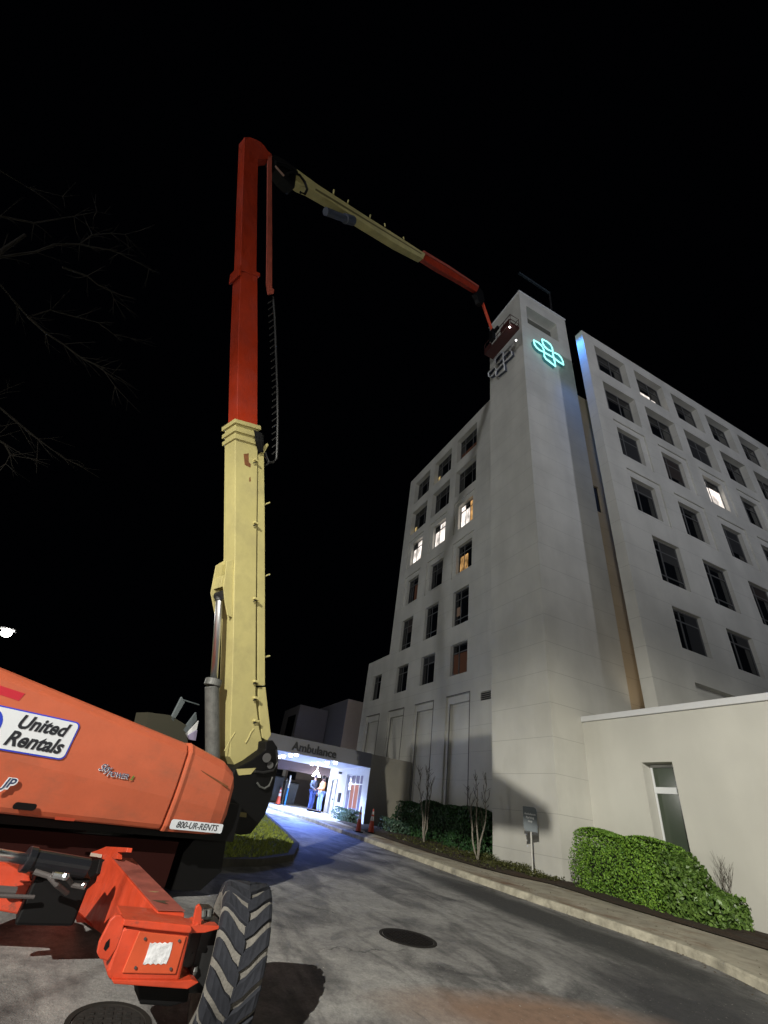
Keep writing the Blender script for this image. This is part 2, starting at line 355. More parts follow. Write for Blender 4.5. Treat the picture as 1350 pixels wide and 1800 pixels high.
for k in range(900):
    y = random.uniform(3, 24); x = kx(y)-abs(random.gauss(0, .22))-.01 if random.random() < .6 else kx(y)+random.uniform(.2, 1.6)
    z = gz(y)+(.006 if x < kx(y) else .142); a = random.uniform(0, 6.28); s_ = random.uniform(.012, .035); d = V((math.cos(a), math.sin(a), random.uniform(-.2, .3)))*s_; e = V((-math.sin(a), math.cos(a), random.uniform(-.2, .3)))*s_*.5; c = V((x, y, z+.008))
    m.v += [c-d, c+e, c+d, c-e]; i = len(m.v)-4; m.f.append([i, i+1, i+2, i+3]); m.m.append(0)
tag(m.build('leaf_litter', None if False else mat('dead_leaves', (.10, .07, .035), .9)), 'scattered dead leaves and grit along the kerb', 'leaf litter', kind='stuff')
# ------------------------------------------------------------------ foliage
def leaves(m, pts, size, n):
    for _ in range(n):
        p, nn = pts(); s = size*random.uniform(.6, 1.25)
        d = (nn*1.0+V((random.gauss(0, .6), random.gauss(0, .6), random.gauss(0, .6)))).normalized()
        a = d.cross(V((random.gauss(0, 1), random.gauss(0, 1), random.gauss(0, 1)))).normalized(); b = d.cross(a)
        m.v += [p-a*s*.5, p+b*s*.28, p+a*s*.5, p-b*s*.28]; i = len(m.v)-4; m.f.append([i, i+1, i+2, i+3]); m.m.append(0)
def hedge_pts(cx, cy, sx, sy, z0, z1, wob=.12, frx=None, top=None):
    def f():
        # superellipsoid-like clipped shrub, leaves in an outer shell
        t = random.random(); sgn = lambda v: -1 if v < 0 else 1
        x, y = random.uniform(-1, 1), random.uniform(-1, 1); z = random.uniform(0, 1)
        s = random.choices((0, 1, 2), (sy*(z1-z0)*2, sx*(z1-z0)*2, sx*sy*4))[0]
        if s == 0: x = sgn(x)
        elif s == 1: y = sgn(y)
        else: z = 1
        n = V((x if s == 0 else x**5*.6, y if s == 1 else y**5*.6, 1 if s == 2 else z**5*.6)).normalized()
        r = 1-random.random()**2*.22
        wv = wob*(math.sin(3.1*y*sy+1.3*z*4)+math.sin(5.3*z*(z1-z0)+2.1*x*sx)+math.sin(2.0*(cy+y*sy)))*.5
        k = 1-.06*max(0, z-.7)/.3*(abs(x)**2+abs(y)**2)
        zt = z1 if top is None else top(cy+y*sy)
        p = V((cx+x*sx*r*k, cy+y*sy*r*k, z0+(zt-z0)*z*(.97 if r > .9 else .9)))+n*wv
        return p, n
    return f
LEAF = leafmat('bright_hedge_leaf', (.05, .13, .010), (.19, .34, .035), .6)
LEAFD = leafmat('dark_hedge_leaf', (.010, .042, .011), (.03, .09, .022), .55)
LEAFB = leafmat('dusty_shrub_leaf', (.03, .07, .045), (.08, .14, .09), .5)
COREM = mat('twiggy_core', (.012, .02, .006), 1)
def hedge(name, label, cat, cx, cy, sx, sy, z0, z1, n, size, lm, top=None, group=None, wob=.12):
    t = empty(name, (cx, cy, z0), label, cat, group)
    m = MB(); leaves(m, hedge_pts(cx, cy, sx, sy, z0, z1, wob, top=top), size, n); m.build('foliage', lm, t)
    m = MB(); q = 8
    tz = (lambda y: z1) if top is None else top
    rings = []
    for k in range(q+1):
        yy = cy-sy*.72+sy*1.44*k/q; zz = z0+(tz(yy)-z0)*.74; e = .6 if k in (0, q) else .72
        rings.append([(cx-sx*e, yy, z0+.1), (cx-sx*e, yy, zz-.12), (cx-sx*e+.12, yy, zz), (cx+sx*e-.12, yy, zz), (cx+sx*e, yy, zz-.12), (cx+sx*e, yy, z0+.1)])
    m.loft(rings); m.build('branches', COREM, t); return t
def btop(y): return lerp_tab([(8.4, 1.05), (9.2, 1.3), (9.7, 1.72), (10.4, 2.0), (12.3, 2.16), (13.4, 1.98)], y)
hedge('clipped_bush', 'large bright green clipped bush in front of the annex window', 'bush', 14.15, 11.7, .88, 1.45, .4, 2.1, 27000, .07, LEAF, top=btop, wob=.1)
hedge('loose_bush', 'loose low green bush against the annex wall, right of the clipped bush', 'bush', 14.15, 9.55, .68, .72, .33, 1.3, 6000, .12, leafmat('loose_bush_leaf', (.04, .09, .012), (.15, .25, .05), .45), wob=.2,
      top=lambda y: lerp_tab([(8.4, 1.0), (8.9, 1.18), (9.6, 1.25), (10.2, 1.75)], y))
hedge('dark_hedge', 'long dark green hedge along the foot of the left wing', 'hedge', 14.25, 21.9, .75, 4.3, .7, 2.35, 20000, .13, LEAFD, wob=.16)
hedge('entrance_shrub', 'small dusty shrub between the pavement cone and the hedge', 'shrub', 12.9, 24.6, .5, .9, .85, 1.5, 1600, .12, LEAFB)
hedge('entrance_shrub', 'low grey-green shrub at the foot of the glass doors', 'shrub', 11.6, 27.9, .35, 1.3, .95, 1.62, 1800, .12, LEAFB)
# ground cover at tower foot
m = MB(); leaves(m, (lambda: (lambda y: (V((random.uniform(12.35, 13.45)-.0*(y-14), y, gz(y)+.16+random.uniform(0, .16)*(1+math.sin(y*3)*.5))), V((0, 0, 1))))(random.uniform(13.6, 18))), .07, 3600)
leaves(m, (lambda: (lambda y: (V((random.uniform(11.0, 13.4), y, gz(y)+.16+random.uniform(0, .10)*(1+math.sin(y*3)*.5))), V((0, 0, 1))))(random.uniform(14.6, 22))), .07, 3000)
tag(m.build('ground_cover', leafmat('ground_cover_leaf', (.03, .035, .008), (.09, .095, .02))), 'low olive ground cover on the bed at the tower foot', 'ground cover', kind='stuff')
BARK = mat('pale_bark', (.30, .27, .22), .9, noise=(9, .5), bump=(30, .6))
BARKD = mat('dark_bark', (.10, .085, .065), .9, noise=(9, .5))
def bare(name, label, cat, base, stems, mt, group, r=.035):
    t = empty(name, base, label, cat, group); rnd = random.Random(hash(label) % 999 if False else len(label)*7+int(base[1]*10))
    m = MB(); tw = MB()
    for (dx, dy, h, bend) in stems:
        p = V(base); pts = [p.copy()]; d = V((dx, dy, h))/8
        for k in range(8):
            p = p+d+V((rnd.gauss(0, .03), rnd.gauss(0, .03), 0))*bend; pts.append(p.copy())
        m.tube(pts, [r*(1-.62*i/8) for i in range(9)], 7)
        for i in (3, 4, 5, 6, 7, 8):
            for _ in range(2 if i < 8 else 3):
                q = pts[i]; a = rnd.uniform(0, 6.28); L = rnd.uniform(.25, .7)*(1.15-i*.06)
                e = V((math.cos(a)*.42, math.sin(a)*.42, 1)).normalized()*L; mid = q+e*.5+V((rnd.gauss(0, .04), rnd.gauss(0, .04), 0))
                tw.tube([q, mid, q+e], [r*.35, r*.27, r*.17], 5)
                tw.sphere(q+e, r*.42, 6)
                e2 = (e+V((rnd.gauss(0, .2), rnd.gauss(0, .2), .1)))*.5; tw.tube([mid, mid+e2], [r*.22, r*.1], 4)
    m.build('trunk', mt, t); tw.build('twigs', BARKD, t); return t
bare('crape_myrtle', 'bare pruned small tree before the hedge, nearer the ambulance canopy', 'tree', (12.35, 20.6, gz(20.6)+.15), [(-.25, .45, 2.5, 1), (.0, -.25, 2.6, 1), (.3, .1, 2.2, 1)], BARK, 'bare pruned trees before the hedge')
bare('crape_myrtle', 'bare pruned small tree beside the tower corner, right of its twin', 'tree', (12.35, 16.75, gz(16.75)+.15), [(-.1, .55, 2.1, 1), (.05, .1, 2.5, 1), (.35, -.2, 2.4, 1.2)], BARK, 'bare pruned trees before the hedge')
bare('bare_shrub', 'thin leafless shrub standing above the loose bush by the annex wall', 'shrub', (14.85, 9.45, .6), [(.0, .1, 1.0, .8), (-.05, -.15, .9, .8)], mat('grey_twig', (.25, .22, .2), .9), None, .014)
# ------------------------------------------------------------------ hospital
EDGESHADE = mat('dark_panel_edge', (.10, .095, .09), .9)
def wall(m, f, d, u0, u1, z0, z1, holes):
    us = sorted({u0, u1} | {h[0] for h in holes} | {h[1] for h in holes}); zs = sorted({z0, z1} | {h[2] for h in holes} | {h[3] for h in holes})
    us = [u for u in us if u0 <= u <= u1]; zs = [z for z in zs if z0 <= z <= z1]
    for a, b in zip(us, us[1:]):
        for c, e in zip(zs, zs[1:]):
            mu, mz = (a+b)/2, (c+e)/2
            if any(h[0] < mu < h[1] and h[2] < mz < h[3] for h in holes): continue
            m.quad(f(a, c, d), f(b, c, d), f(b, e, d), f(a, e, d))
    for h in holes:
        a, b, c, e, D = h[:5]; inner = h[5] if len(h) > 5 else []
        m.quad(f(a, c, d), f(b, c, d), f(b, c, d+D), f(a, c, d+D)); m.quad(f(a, e, d), f(b, e, d), f(b, e, d+D), f(a, e, d+D))
        m.quad(f(a, c, d), f(a, e, d), f(a, e, d+D), f(a, c, d+D)); m.quad(f(b, c, d), f(b, e, d), f(b, e, d+D), f(b, c, d+D))
        if inner is not None: wall(m, f, d+D, a, b, c, e, inner)
HL = (14, 14, .4)
hosp = empty('hospital_building', HL, 'tall white rendered hospital block with corner tower and rows of windows', 'building')
fx = lambda X: (lambda u, z, d: V((X+d, u, z)))
fy = lambda Y: (lambda u, z, d: V((u, Y+d, z)))
ROWS = [(1, 26.55, 29.1), (2, 22.95, 25.5), (3, 19.4, 22.25), (4, 15.7, 18.6), (5, 12.15, 14.6), (6, 9.05, 10.95)]
WINS = []     # (plane, near corner, width, z0, height, depthpos, row)
def column(u, plane, rows=(1, 2, 3, 4, 5, 6)):
    hs = []; u_ = u
    for r, z0, z1 in ROWS:
        if r not in rows: continue
        u = u_+({1: 0, 2: .05, 3: .1, 4: .28, 5: .62, 6: .8}[r] if plane == 'R' else 0)
        if r <= 2: a, b = u, u+2.8; hs.append((a, b, z0, z1, .5, None)); WINS.append((plane, a, b, z0, z1, .42, r))
        elif r <= 4:
            a, b = u+.45, u+2.3; zz0, zz1 = z0+.28, z1-.42
            hs.append((u+.15, u+2.75, z0, z1, .09, [(a, b, zz0, zz1, .30, None)])); WINS.append((plane, a, b, zz0, zz1, .33, r))
        else: a, b = u+.55, u+(2.5 if plane == 'R' else 2.35); hs.append((a, b, z0, z1, .26, None)); WINS.append((plane, a, b, z0, z1, .22, r))
    return hs
# left wing, facing -x
m = MB(); hl = []
for i, u in enumerate((21.2, 24.85, 28.5)): hl += column(u, 'L')
for u in (21.4, 25.2, 29.05, 32.95): hl.append((u, u+2.38, .95, 7.88, .11, [(u+.05, u+2.14, .95, 7.48, .16, [])]))
hl.append((19.55, 20.45, 7.28, 7.72, .1, []))
wall(m, fx(15.14), 0, 17.43, 32.5, .3, 30.15, hl[:-2] + hl[-1:] if False else [h for h in hl if h[1] <= 32.5])
hl2 = [h for h in hl if h[0] >= 32.5] + [(33.45, 35.05, 9.05, 10.95, .26, None)]; WINS.append(('L', 33.45, 35.05, 9.05, 10.95, .22, 6))
wall(m, fx(15.14), 0, 32.5, 36.45, .3, 12.3, hl2)
m.quad((15.14, 17.43, 30.15), (15.14, 32.5, 30.15), (28, 32.5, 30.15), (28, 17.43, 30.15)); m.quad((15.14, 32.5, 12.3), (15.14, 32.5, 30.15), (28, 32.5, 30.15), (28, 32.5, 12.3))
m.quad((15.14, 32.5, 12.3), (15.14, 36.45, 12.3), (28, 36.45, 12.3), (28, 32.5, 12.3)); m.quad((15.14, 36.45, .3), (15.14, 36.45, 12.3), (28, 36.45, 12.3), (28, 36.45, .3))
m.build('left_wing_wall', WALL, hosp)
# tower
m = MB(); TZ = 36.0
wall(m, fx(13.55), 0, 13.83, 17.43, .2, TZ, [])
wall(m, fy(13.83), 0, 13.55, 18.15, .2, TZ, [(14.15, 17.1, 32.3, 34.55, .7, [])])
m.quad((18.15, 13.83, .2), (18.15, 13.83, TZ), (18.15, 17.43, TZ), (18.15, 17.43, .2)); m.quad((13.55, 17.43, .2), (13.55, 17.43, TZ), (18.15, 17.43, TZ), (18.15, 17.43, .2))
m.quad((13.55, 13.83, TZ), (18.15, 13.83, TZ), (18.15, 17.43, TZ), (13.55, 17.43, TZ))
m.build('tower_wall', WALL, hosp)
m = MB(); m.box(14.2, 17.05, 14.44, 14.5, 32.35, 34.3); m.build('opening_shade_panel', mat('olive_shade', (.10, .10, .08), .8), hosp)  # dark panel added for the shade inside the tower opening
m = MB(); m.box(13.5, 18.2, 13.78, 17.48, TZ+.003, TZ+.12); m.build('tower_coping', COPING, hosp)
# link between tower and right wing
m = MB(); wall(m, fy(14.7), 0, 18.153, 21, .2, 28.6, [(19.2, 19.75, 18.2, 20.2, .2, [])]); m.quad((18.153, 14.7, 28.6), (21, 14.7, 28.6), (21, 17, 28.6), (18.153, 17, 28.6)); m.build('link_wall', stucco('brown_shade_render', (.50, .40, .27), 1.22, .05), hosp)  # brown of the shaded, warmly lit recess put into the wall colour
m = MB(); m.box(19.22, 19.73, 14.8, 14.88, 18.22, 20.18); m.build('slit_window', GLASS, hosp)
# right wing, facing -y
m = MB(); hr = []
for i in range(7):
    u = 17.4+3.68*i; hr += column(u, 'R')
hr.append((19.0, 21.9, 7.2, 7.7, .3, []))
wall(m, fy(11.4), 0, 16.45, 44, .2, 30.05, hr)
m.quad((16.45, 11.4, .2), (16.45, 11.4, 30.05), (16.45, 11.95, 30.05), (16.45, 11.95, .2)); m.quad((16.45, 11.95, .2), (16.45, 11.95, 30.05), (21.2, 12.1, 30.05), (21.2, 12.1, .2))
m.quad((16.45, 11.4, 30.05), (44, 11.4, 30.05), (44, 12.1, 30.05), (16.45, 11.95, 30.05)); m.quad((21.2, 12.1, .2), (21.2, 12.1, 30.05), (21.2, 26, 30.05), (21.2, 26, .2)); m.quad((21.2, 12.1, 30.05), (44, 12.1, 30.05), (44, 26, 30.05), (21.2, 26, 30.05))
m.build('right_wing_wall', WALL, hosp)
for k_, u in enumerate((21.4, 25.2, 29.05, 32.95)):  # dark strips put the shade of the panel recess edges into colour
    m = MB(); m.box(15.122, 15.138, u-.03, u+.02, 1.0, 7.92); m.box(15.122, 15.138, u+.021, u+2.38, 7.88, 7.93); m.build('panel_edge_shade', EDGESHADE, hosp)
    m = MB(); m.box(15.236, 15.248, u+2.06, u+2.14, 1.0, 7.48); m.build('panel_edge_shade', EDGESHADE, hosp)
# louvre
m = MB(); f = fx(15.14)
for k in range(4): m.box(15.16, 15.2, 19.57, 20.43, 7.31+.1*k, 7.36+.1*k)
m.build('louvre_vent', DARK, hosp)
# windows
def winproto(w, h, ms, ts, name='window'):
    m = MB(); t = .055
    m.box(0, w, -.03, .05, 0, t); m.box(0, w, -.03, .05, h-t, h); m.box(0, t, -.028, .05, t, h-t); m.box(w-t, w, -.028, .05, t, h-t)
    for q in ms: m.box(w*q-t/2, w*q+t/2, -.02, .05, t, h-t)
    for q in ts: m.box(t, w-t, -.015, .05, h*q-t/2, h*q+t/2)
    return m
BLINDS = [mat('blind_grey', (.024, .024, .024), .8), mat('blind_brown', (.024, .017, .014), .8), mat('blind_dark', (.013, .014, .016), .8)]
PROTO = {}
def get_proto(row, w, h):
    k = (row if row > 2 else 1, round(w, 2), round(h, 2))
    if k not in PROTO:
        m = winproto(w, h, (.36,) if row > 2 else (.24, .62), (.74,) if row != 5 else (.76, .2))
        me = [x for x in ()]
        o = m.build('window', FRAME, None); g = MB(); g.box(.03, w-.03, .012, .03, .03, h-.03); p = g.build('pane', GLASS, o)
        PROTO[k] = (o, o.data, p.data); bpy.data.objects.remove(p); bpy.data.objects.remove(o)
    return PROTO[k]
LITW = emis('lit_pane_white', (1.0, .90, .82), 1.25); LITO = emis('lit_pane_amber', (1.0, .55, .2), .62); LITD = emis('dim_curtain', (.030, .014, .009), 1.0); LITY = emis('lit_pane_yellow', (1, .72, .3), .55)
LITP = emis('lit_pane_dim', (.9, .62, .45), .07)
def room_glow(m, lo, hi, sc_):
    nt = m.node_tree; e = [n for n in nt.nodes if n.type == 'EMISSION'][0]; s0 = e.inputs[1].default_value
    tc = N(nt, 'ShaderNodeNewGeometry'); mp = N(nt, 'ShaderNodeMapping'); mp.inputs['Scale'].default_value = (1, 1, .6); nt.links.new(tc.outputs['Position'], mp.inputs[0])
    n = N(nt, 'ShaderNodeTexNoise'); n.inputs['Scale'].default_value = sc_; n.inputs['Detail'].default_value = 3; nt.links.new(mp.outputs[0], n.inputs['Vector'])
    r = N(nt, 'ShaderNodeMapRange'); r.inputs[1].default_value = .35; r.inputs[2].default_value = .62; r.inputs[3].default_value = s0*lo; r.inputs[4].default_value = s0*hi; nt.links.new(n.outputs['Fac'], r.inputs[0]); nt.links.new(r.outputs[0], e.inputs[1])
room_glow(LITW, .35, 1.35, 1.7); room_glow(LITO, .25, 1.3, 2.3); room_glow(LITY, .3, 1.2, 3)
# (plane, column, row): list of (x0,x1,z0,z1 fractions, material)
LIT = {('L',0,3): [(.04,.62,.04,.72,LITW),(.66,.97,.04,.96,LITO),(.04,.33,.78,.96,LITW)], ('L',1,3): [(.03,.97,.03,.72,LITW),(.4,.97,.78,.97,LITW)], ('L',2,3): [(.03,.97,.03,.72,LITW),(.4,.97,.78,.97,LITW)],
       ('L',0,4): [(.08,.58,.05,.62,LITO)], ('L',2,2): [(.03,.16,.04,.4,LITY)], ('L',1,1): [(.03,.14,.04,.42,LITY)], ('L',0,5): [(.1,.33,.3,.55,LITP)], ('L',0,6): [(.04,.34,.04,.7,LITD),(.4,.96,.04,.7,LITD),(.86,.96,.06,.7,LITP)],
       ('L',0,1): [(.04,.96,.05,.4,LITD)], ('L',2,4): [(.5,.9,.1,.7,LITD)],
       ('R',1,1): [(.26,.6,.10,.46,LITW),(.66,.8,.10,.40,LITW)], ('R',2,3): [(.04,.34,.1,.70,LITW),(.38,.97,.05,.72,LITW),(.1,.3,.8,.9,LITW)], ('R',0,2): [(.3,.6,.04,.3,LITD)]}
cc = {}
for (pl_, a, b, z0, z1, D, row) in WINS:
    w_, h_ = b-a, z1-z0; pr = get_proto(row, w_, h_)
    o = bpy.data.objects.new('window', pr[1]); col.objects.link(o); o.parent = hosp
    g = bpy.data.objects.new('pane', pr[2]); col.objects.link(g); g.parent = o
    if pl_ == 'R': loc = V((a, 11.4+D, z0)); ci = round((a-17.4)/3.68-.18)
    else: loc = V((15.14+D, b, z0)); o.rotation_euler = (0, 0, -math.pi/2); ci = round((a-21.2)/3.65-.1)
    o.location = loc-V(HL)
    rb_ = random.random()
    if (pl_, ci, row) not in LIT and rb_ < .6:
        hh = random.choice((.22, .3, .45, .7, .95)); xa = random.choice((0, 0, .36, .5)); q = MB(); q.box((xa+.03)*w_, .97*w_, .004, .009, (1-hh)*h_, .97*h_); q.build('blind', BLINDS[int(rb_*1000) % 3], o, org=(0, 0, 0))
    if (pl_, ci, row) in LIT:
        for (xa, xb, za, zb, mt_) in LIT[(pl_, ci, row)]:
            q = MB(); q.box(xa*w_, xb*w_, .002, .010, za*h_, zb*h_); q.build('lit_pane', mt_, o, org=(0, 0, 0))
# ------------------------------------------------------------------ annex (low building)
annex = empty('annex_building', (15.14, 6, .2), 'low white rendered annex with narrow deep-set windows beside the clipped bush', 'building')
m = MB(); ZA = 5.66
wall(m, fx(15.14), 0, -14, 13.827, 0, ZA, [(10.42, 11.5, .95, 4.22, .42, None), (6.35, 7.43, .85, 4.20, .42, None), (2.3, 3.38, .85, 4.2, .42, None)])
m.quad((15.14, -14, ZA), (15.14, 13.827, ZA), (16.44, 13.827, ZA), (16.44, -14, ZA)); m.quad((16.44, -14, ZA), (16.44, 11.39, ZA), (42, 11.39, ZA), (42, -14, ZA)); m.quad((15.14, -14, 0), (15.14, -14, ZA), (42, -14, ZA), (42, -14, 0))
m.build('wall', WALL2, annex)
m = MB(); m.box(15.07, 15.32, -14, 13.82, ZA+.004, ZA+.2); m.build('coping', COPING, annex, bevel=.015)
for y0, z0 in ((10.42, .95), (6.35, .85), (2.3, .85)):
    m = MB(); m.box(15.50, 15.56, y0+.02, y0+1.06, z0, z0+.06); m.box(15.49, 15.57, y0+.02, y0+1.06, 3.38, 3.56); m.box(15.49, 15.57, y0+.02, y0+1.06, 4.12, 4.2)
    m.box(15.495, 15.565, y0+1.0, y0+1.06, z0+.06, 3.38); m.box(15.495, 15.565, y0+1.0, y0+1.06, 3.56, 4.12)
    wn = m.build('window', WHITE, annex)
    m = MB(); m.box(15.52, 15.54, y0+.02, y0+1.0, z0+.06, 3.38); m.box(15.52, 15.54, y0+.02, y0+1.0, 3.56, 4.12); m.build('pane', GREENGLASS, wn)
    m = MB(); m.box(15.56, 15.9, y0-.1, y0+1.2, z0, 4.22); m.build('blind', DARK, wn)
# ------------------------------------------------------------------ ambulance canopy
cano = empty('ambulance_canopy', (12.3, 27.3, .9), 'grey flat-roofed ambulance entrance canopy with bright ceiling lights', 'canopy')
CW = mat('canopy_ceiling', (.50, .53, .62), .7); CWALL = mat('canopy_wall', (.70, .71, .72), .7, noise=(3, .08))
YF = 27.3; CZ = 3.82
m = MB(); m.box(5.3, 12.40, YF, YF+.3, CZ, 4.56); m.box(5.3, 12.40, YF+.3, 34.0, 4.3, 4.5); m.build('fascia', CANOPY, cano)
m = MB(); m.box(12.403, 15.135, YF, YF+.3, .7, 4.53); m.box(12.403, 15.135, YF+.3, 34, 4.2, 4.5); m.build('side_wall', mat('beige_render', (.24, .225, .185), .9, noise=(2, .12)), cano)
m = MB(); m.box(5.3, 12.39, YF+.303, 33.95, CZ+.03, CZ+.1)
m.build('ceiling', CW, cano)
m = MB(); m.box(5.3, 12.39, 33.96, 34.2, 3.3, 4.52); m.build('rear_beam', mat('brown_beam', (.10, .07, .07), .8), cano)
# entrance wall x = 12.4 : pillar, glazed front, white wall with door
m = MB(); wall(m, fx(12.4), 0, YF+.003, 34.0, .75, CZ+.03, [(28.15, 30.75, .98, 3.5, .25, None), (32.3, 33.2, 1.05, 3.15, .08, [])]); m.build('entrance_wall', CWALL, cano)
m = MB()
for yy in (28.15, 28.8, 29.45, 30.1, 30.69): m.box(12.5, 12.56, yy, yy+.06, .98, 3.5)
for zz in (.98, 2.95, 3.44): m.box(12.49, 12.57, 28.15, 30.75, zz, zz+.06)
gf = m.build('glass_front', mat('alu_frame', (.55, .58, .62), .35), cano)
m = MB(); m.box(12.53, 12.54, 28.2, 30.7, 1.0, 3.45); m.build('pane', mat('lobby_glass', (.10, .09, .12), .05, emit=(.25, .28, .5), es=.35), gf)
m = MB(); m.box(12.515, 12.525, 28.9, 30.05, 1.75, 2.93); m.build('lobby_poster', emis('lobby_wall_glow', (.85, .42, .40), .62), gf)
m = MB(); m.box(12.515, 12.525, 30.2, 30.65, 1.05, 1.7); m.build('lobby_poster', emis('lobby_red_glow', (.45, .03, .06), .5), gf)
m = MB()
m.box(12.36, 12.44, 32.25, 32.33, 1.0, 3.22); m.box(12.36, 12.44, 33.17, 33.25, 1.0, 3.22); m.box(12.36, 12.44, 32.33, 33.17, 3.14, 3.22)
dr = m.build('door', mat('door_frame', (.22, .24, .28), .5), cano); m = MB(); m.box(12.3, 12.36, 32.4, 32.46, 2.0, 2.12); m.build('handle', DARK, dr)
m = MB(); m.box(12.28, 12.4, 31.25, 31.5, 1.95, 2.45); m.build('intercom', DARK, cano, bevel=.01)
m = MB(); m.box(12.2, 12.4, 31.7, 31.85, 3.5, 3.62); m.build('camera', DARK, cano)
LAMPE = emis('downlight_glow', (.86, .9, 1.0), 14)
spots = [(7.95, 31.6), (7.95, 30.5), (7.95, 28.9), (7.95, 27.75), (10.4, 32.2), (10.4, 30.85), (10.4, 29.3), (10.4, 27.9)]
for i, (x, y) in enumerate(spots):
    m = MB(); m.tube([(x, y, CZ+.03), (x, y, CZ-.11)], [.13, .09], 12); o = m.build('downlight', LAMPE if i < 9 else LAMPE, cano)
    spot('canopy_light', (x, y, CZ-.13), (x, y, 0), 1150, (.38, .52, 1.0), 132, .6, .12)
spot('canopy_spill', (8.6, 27.25, 3.7), (7.4, 23.4, .8), 4600, (.15, .27, 1.0), 58, 1.0, .5)
# big white wall lamp near people
m = MB(); m.tube([(11.3, 33.6, 3.55), (11.3, 33.6, 3.35), (11.3, 33.6, 3.2)], [.06, .22, .3], 12); m.tube([(11.3, 33.6, 3.56), (11.3, 33.6, CZ)], .02, 6); m.build('pendant_lamp', emis('pendant_glow', (.9, .93, 1), 12), cano)
point('pendant_light', (11.3, 33.4, 3.0), 160, (.8, .86, 1.0), .2)
# lettering
def text_mesh(txt, size, shear=0, off=0, ext=.01, align='LEFT', spacing=1, font=None):
    c = bpy.data.curves.new('txt', 'FONT'); c.body = txt; c.size = size; c.shear = shear; c.offset = off; c.extrude = ext; c.align_x = align; c.space_character = spacing; c.resolution_u = 3
    o = bpy.data.objects.new('txt', c); col.objects.link(o); bpy.context.view_layer.update()
    dg = bpy.context.evaluated_depsgraph_get(); me = bpy.data.meshes.new_from_object(o.evaluated_get(dg)); bpy.data.objects.remove(o)
    vs = [v.co.copy() for v in me.vertices]; fs = [list(p.vertices) for p in me.polygons]; return vs, fs
def place_text(name, txt, org, ux, uz, un, width, mt, parent=None, label=None, cat=None, **k):
    vs, fs = text_mesh(txt, 1, **k); x0 = min(v.x for v in vs); x1 = max(v.x for v in vs); s = width/(x1-x0)
    ux, uz, un, org = V(ux), V(uz), V(un), V(org)
    m = MB(); m.add([org+ux*((v.x-x0)*s)+uz*(v.y*s)+un*v.z for v in vs], fs)
    o = m.build(name, mt, parent, org=None if parent is not None else org)
    if label: tag(o, label, cat)
    return o
pa = ony(512, 1316.5, YF); pb = ony(590, 1331, YF); za = (pa.z+pb.z)/2-.04
place_text('ambulance_lettering', 'Ambulance', (pa.x, YF-.045, za), (1, 0, 0), (0, 0, 1), (0, -1, 0), pb.x-pa.x, DARK, label='black raised letters reading Ambulance on the canopy fascia', cat='lettering', ext=.03, off=.018)
# entry slab under canopy
m = MB(); strip(m, lambda y: kx(y)+.15-.02*(y-26), lambda y: 12.38, .137, 27.35, 45.9, 1); tag(m.build('entry_slab', mat('pale_concrete', (.50, .50, .50), .8, noise=(3, .15))), kind='structure')
# rear building seen through the canopy
rb = empty('rear_block', (9, 41, 1.4), 'dim grey-brown block with clerestory windows seen through the canopy', 'building')
RBM = mat('brown_grey_render', (.20, .17, .15), .9, noise=(1, .2))
m = MB(); m.box(6.5, 14.6, 41, 46, .8, 4.6); m.build('wall', RBM, rb)
p1 = ony(497, 1357, 41); p2 = ony(545, 1368, 41)
for k in range(6):
    x = 6.1+1.05*k; m = MB(); m.box(x, x+.72, 40.97, 40.995, 3.05, 3.6); m.build('window', GLASS, rb)
for x in (5.6, 8.0, 10.9):
    m = MB(); m.box(x, x+.22, 40.8, 40.997, 1.3, 4.6); m.build('column', mat('pale_column', (.32, .31, .29), .9), rb)
m = MB(); m.box(9.9, 10.8, 40.93, 40.99, 1.9, 3.0); m.build('lit_window', emis('amber_interior', (1, .5, .22), .55), rb)
m = MB(); m.box(8.35, 8.85, 40.93, 40.99, 1.4, 3.1); m.build('door', emis('pale_doorway', (.8, .7, .75), .5), rb)
m = MB(); m.box(8.95, 9.75, 40.93, 40.99, 2.2, 3.05); m.build('lit_window', emis('pale_interior', (.75, .62, .62), .5), rb)
# bins
BINM = mat('dark_bin_plastic', (.012, .016, .02), .5)
def bin_(x, y, w, h, lab):
    t = empty('waste_bin', (x, y, gz(y)+.13), lab, 'bin', 'waste bins beyond the canopy'); z = gz(y)+.13
    m = MB(); m.loft([[(x-w*.42, y-.32, z+.08), (x+w*.42, y-.32, z+.08), (x+w*.42, y+.32, z+.08), (x-w*.42, y+.32, z+.08)], [(x-w/2, y-.4, z+h), (x+w/2, y-.4, z+h), (x+w/2, y+.4, z+h), (x-w/2, y+.4, z+h)]]); m.build('body', BINM, t, bevel=.02)
    m = MB(); m.prism([(x-w/2-.03, y-.44, z+h+.003), (x-w/2-.03, y+.44, z+h+.003), (x-w/2-.03, y+.44, z+h+.15), (x-w/2-.03, y-.44, z+h+.05)], (w+.06, 0, 0)); m.build('lid', BINM, t, bevel=.015)
bin_(9.35, 36.4, .95, 1.5, 'tall dark waste bin left of the lamp column')
bin_(10.45, 36.2, .9, 1.25, 'shorter dark waste bin behind the two people')
t = empty('metal_post', (9.9, 36, 1.2), 'thin grey post between the two dark bins', 'post'); m = MB(); m.tube([(9.9, 35.6, 1.2), (9.9, 35.6, 2.85)], .05, 8); m.build('pole', GREY, t); m = MB(); m.sphere((9.9, 35.6, 2.87), .055, 8); m.build('cap', DARK, t)
bp = ony(499, 1420, 34.6); bp.z = gz(34.6)+.137
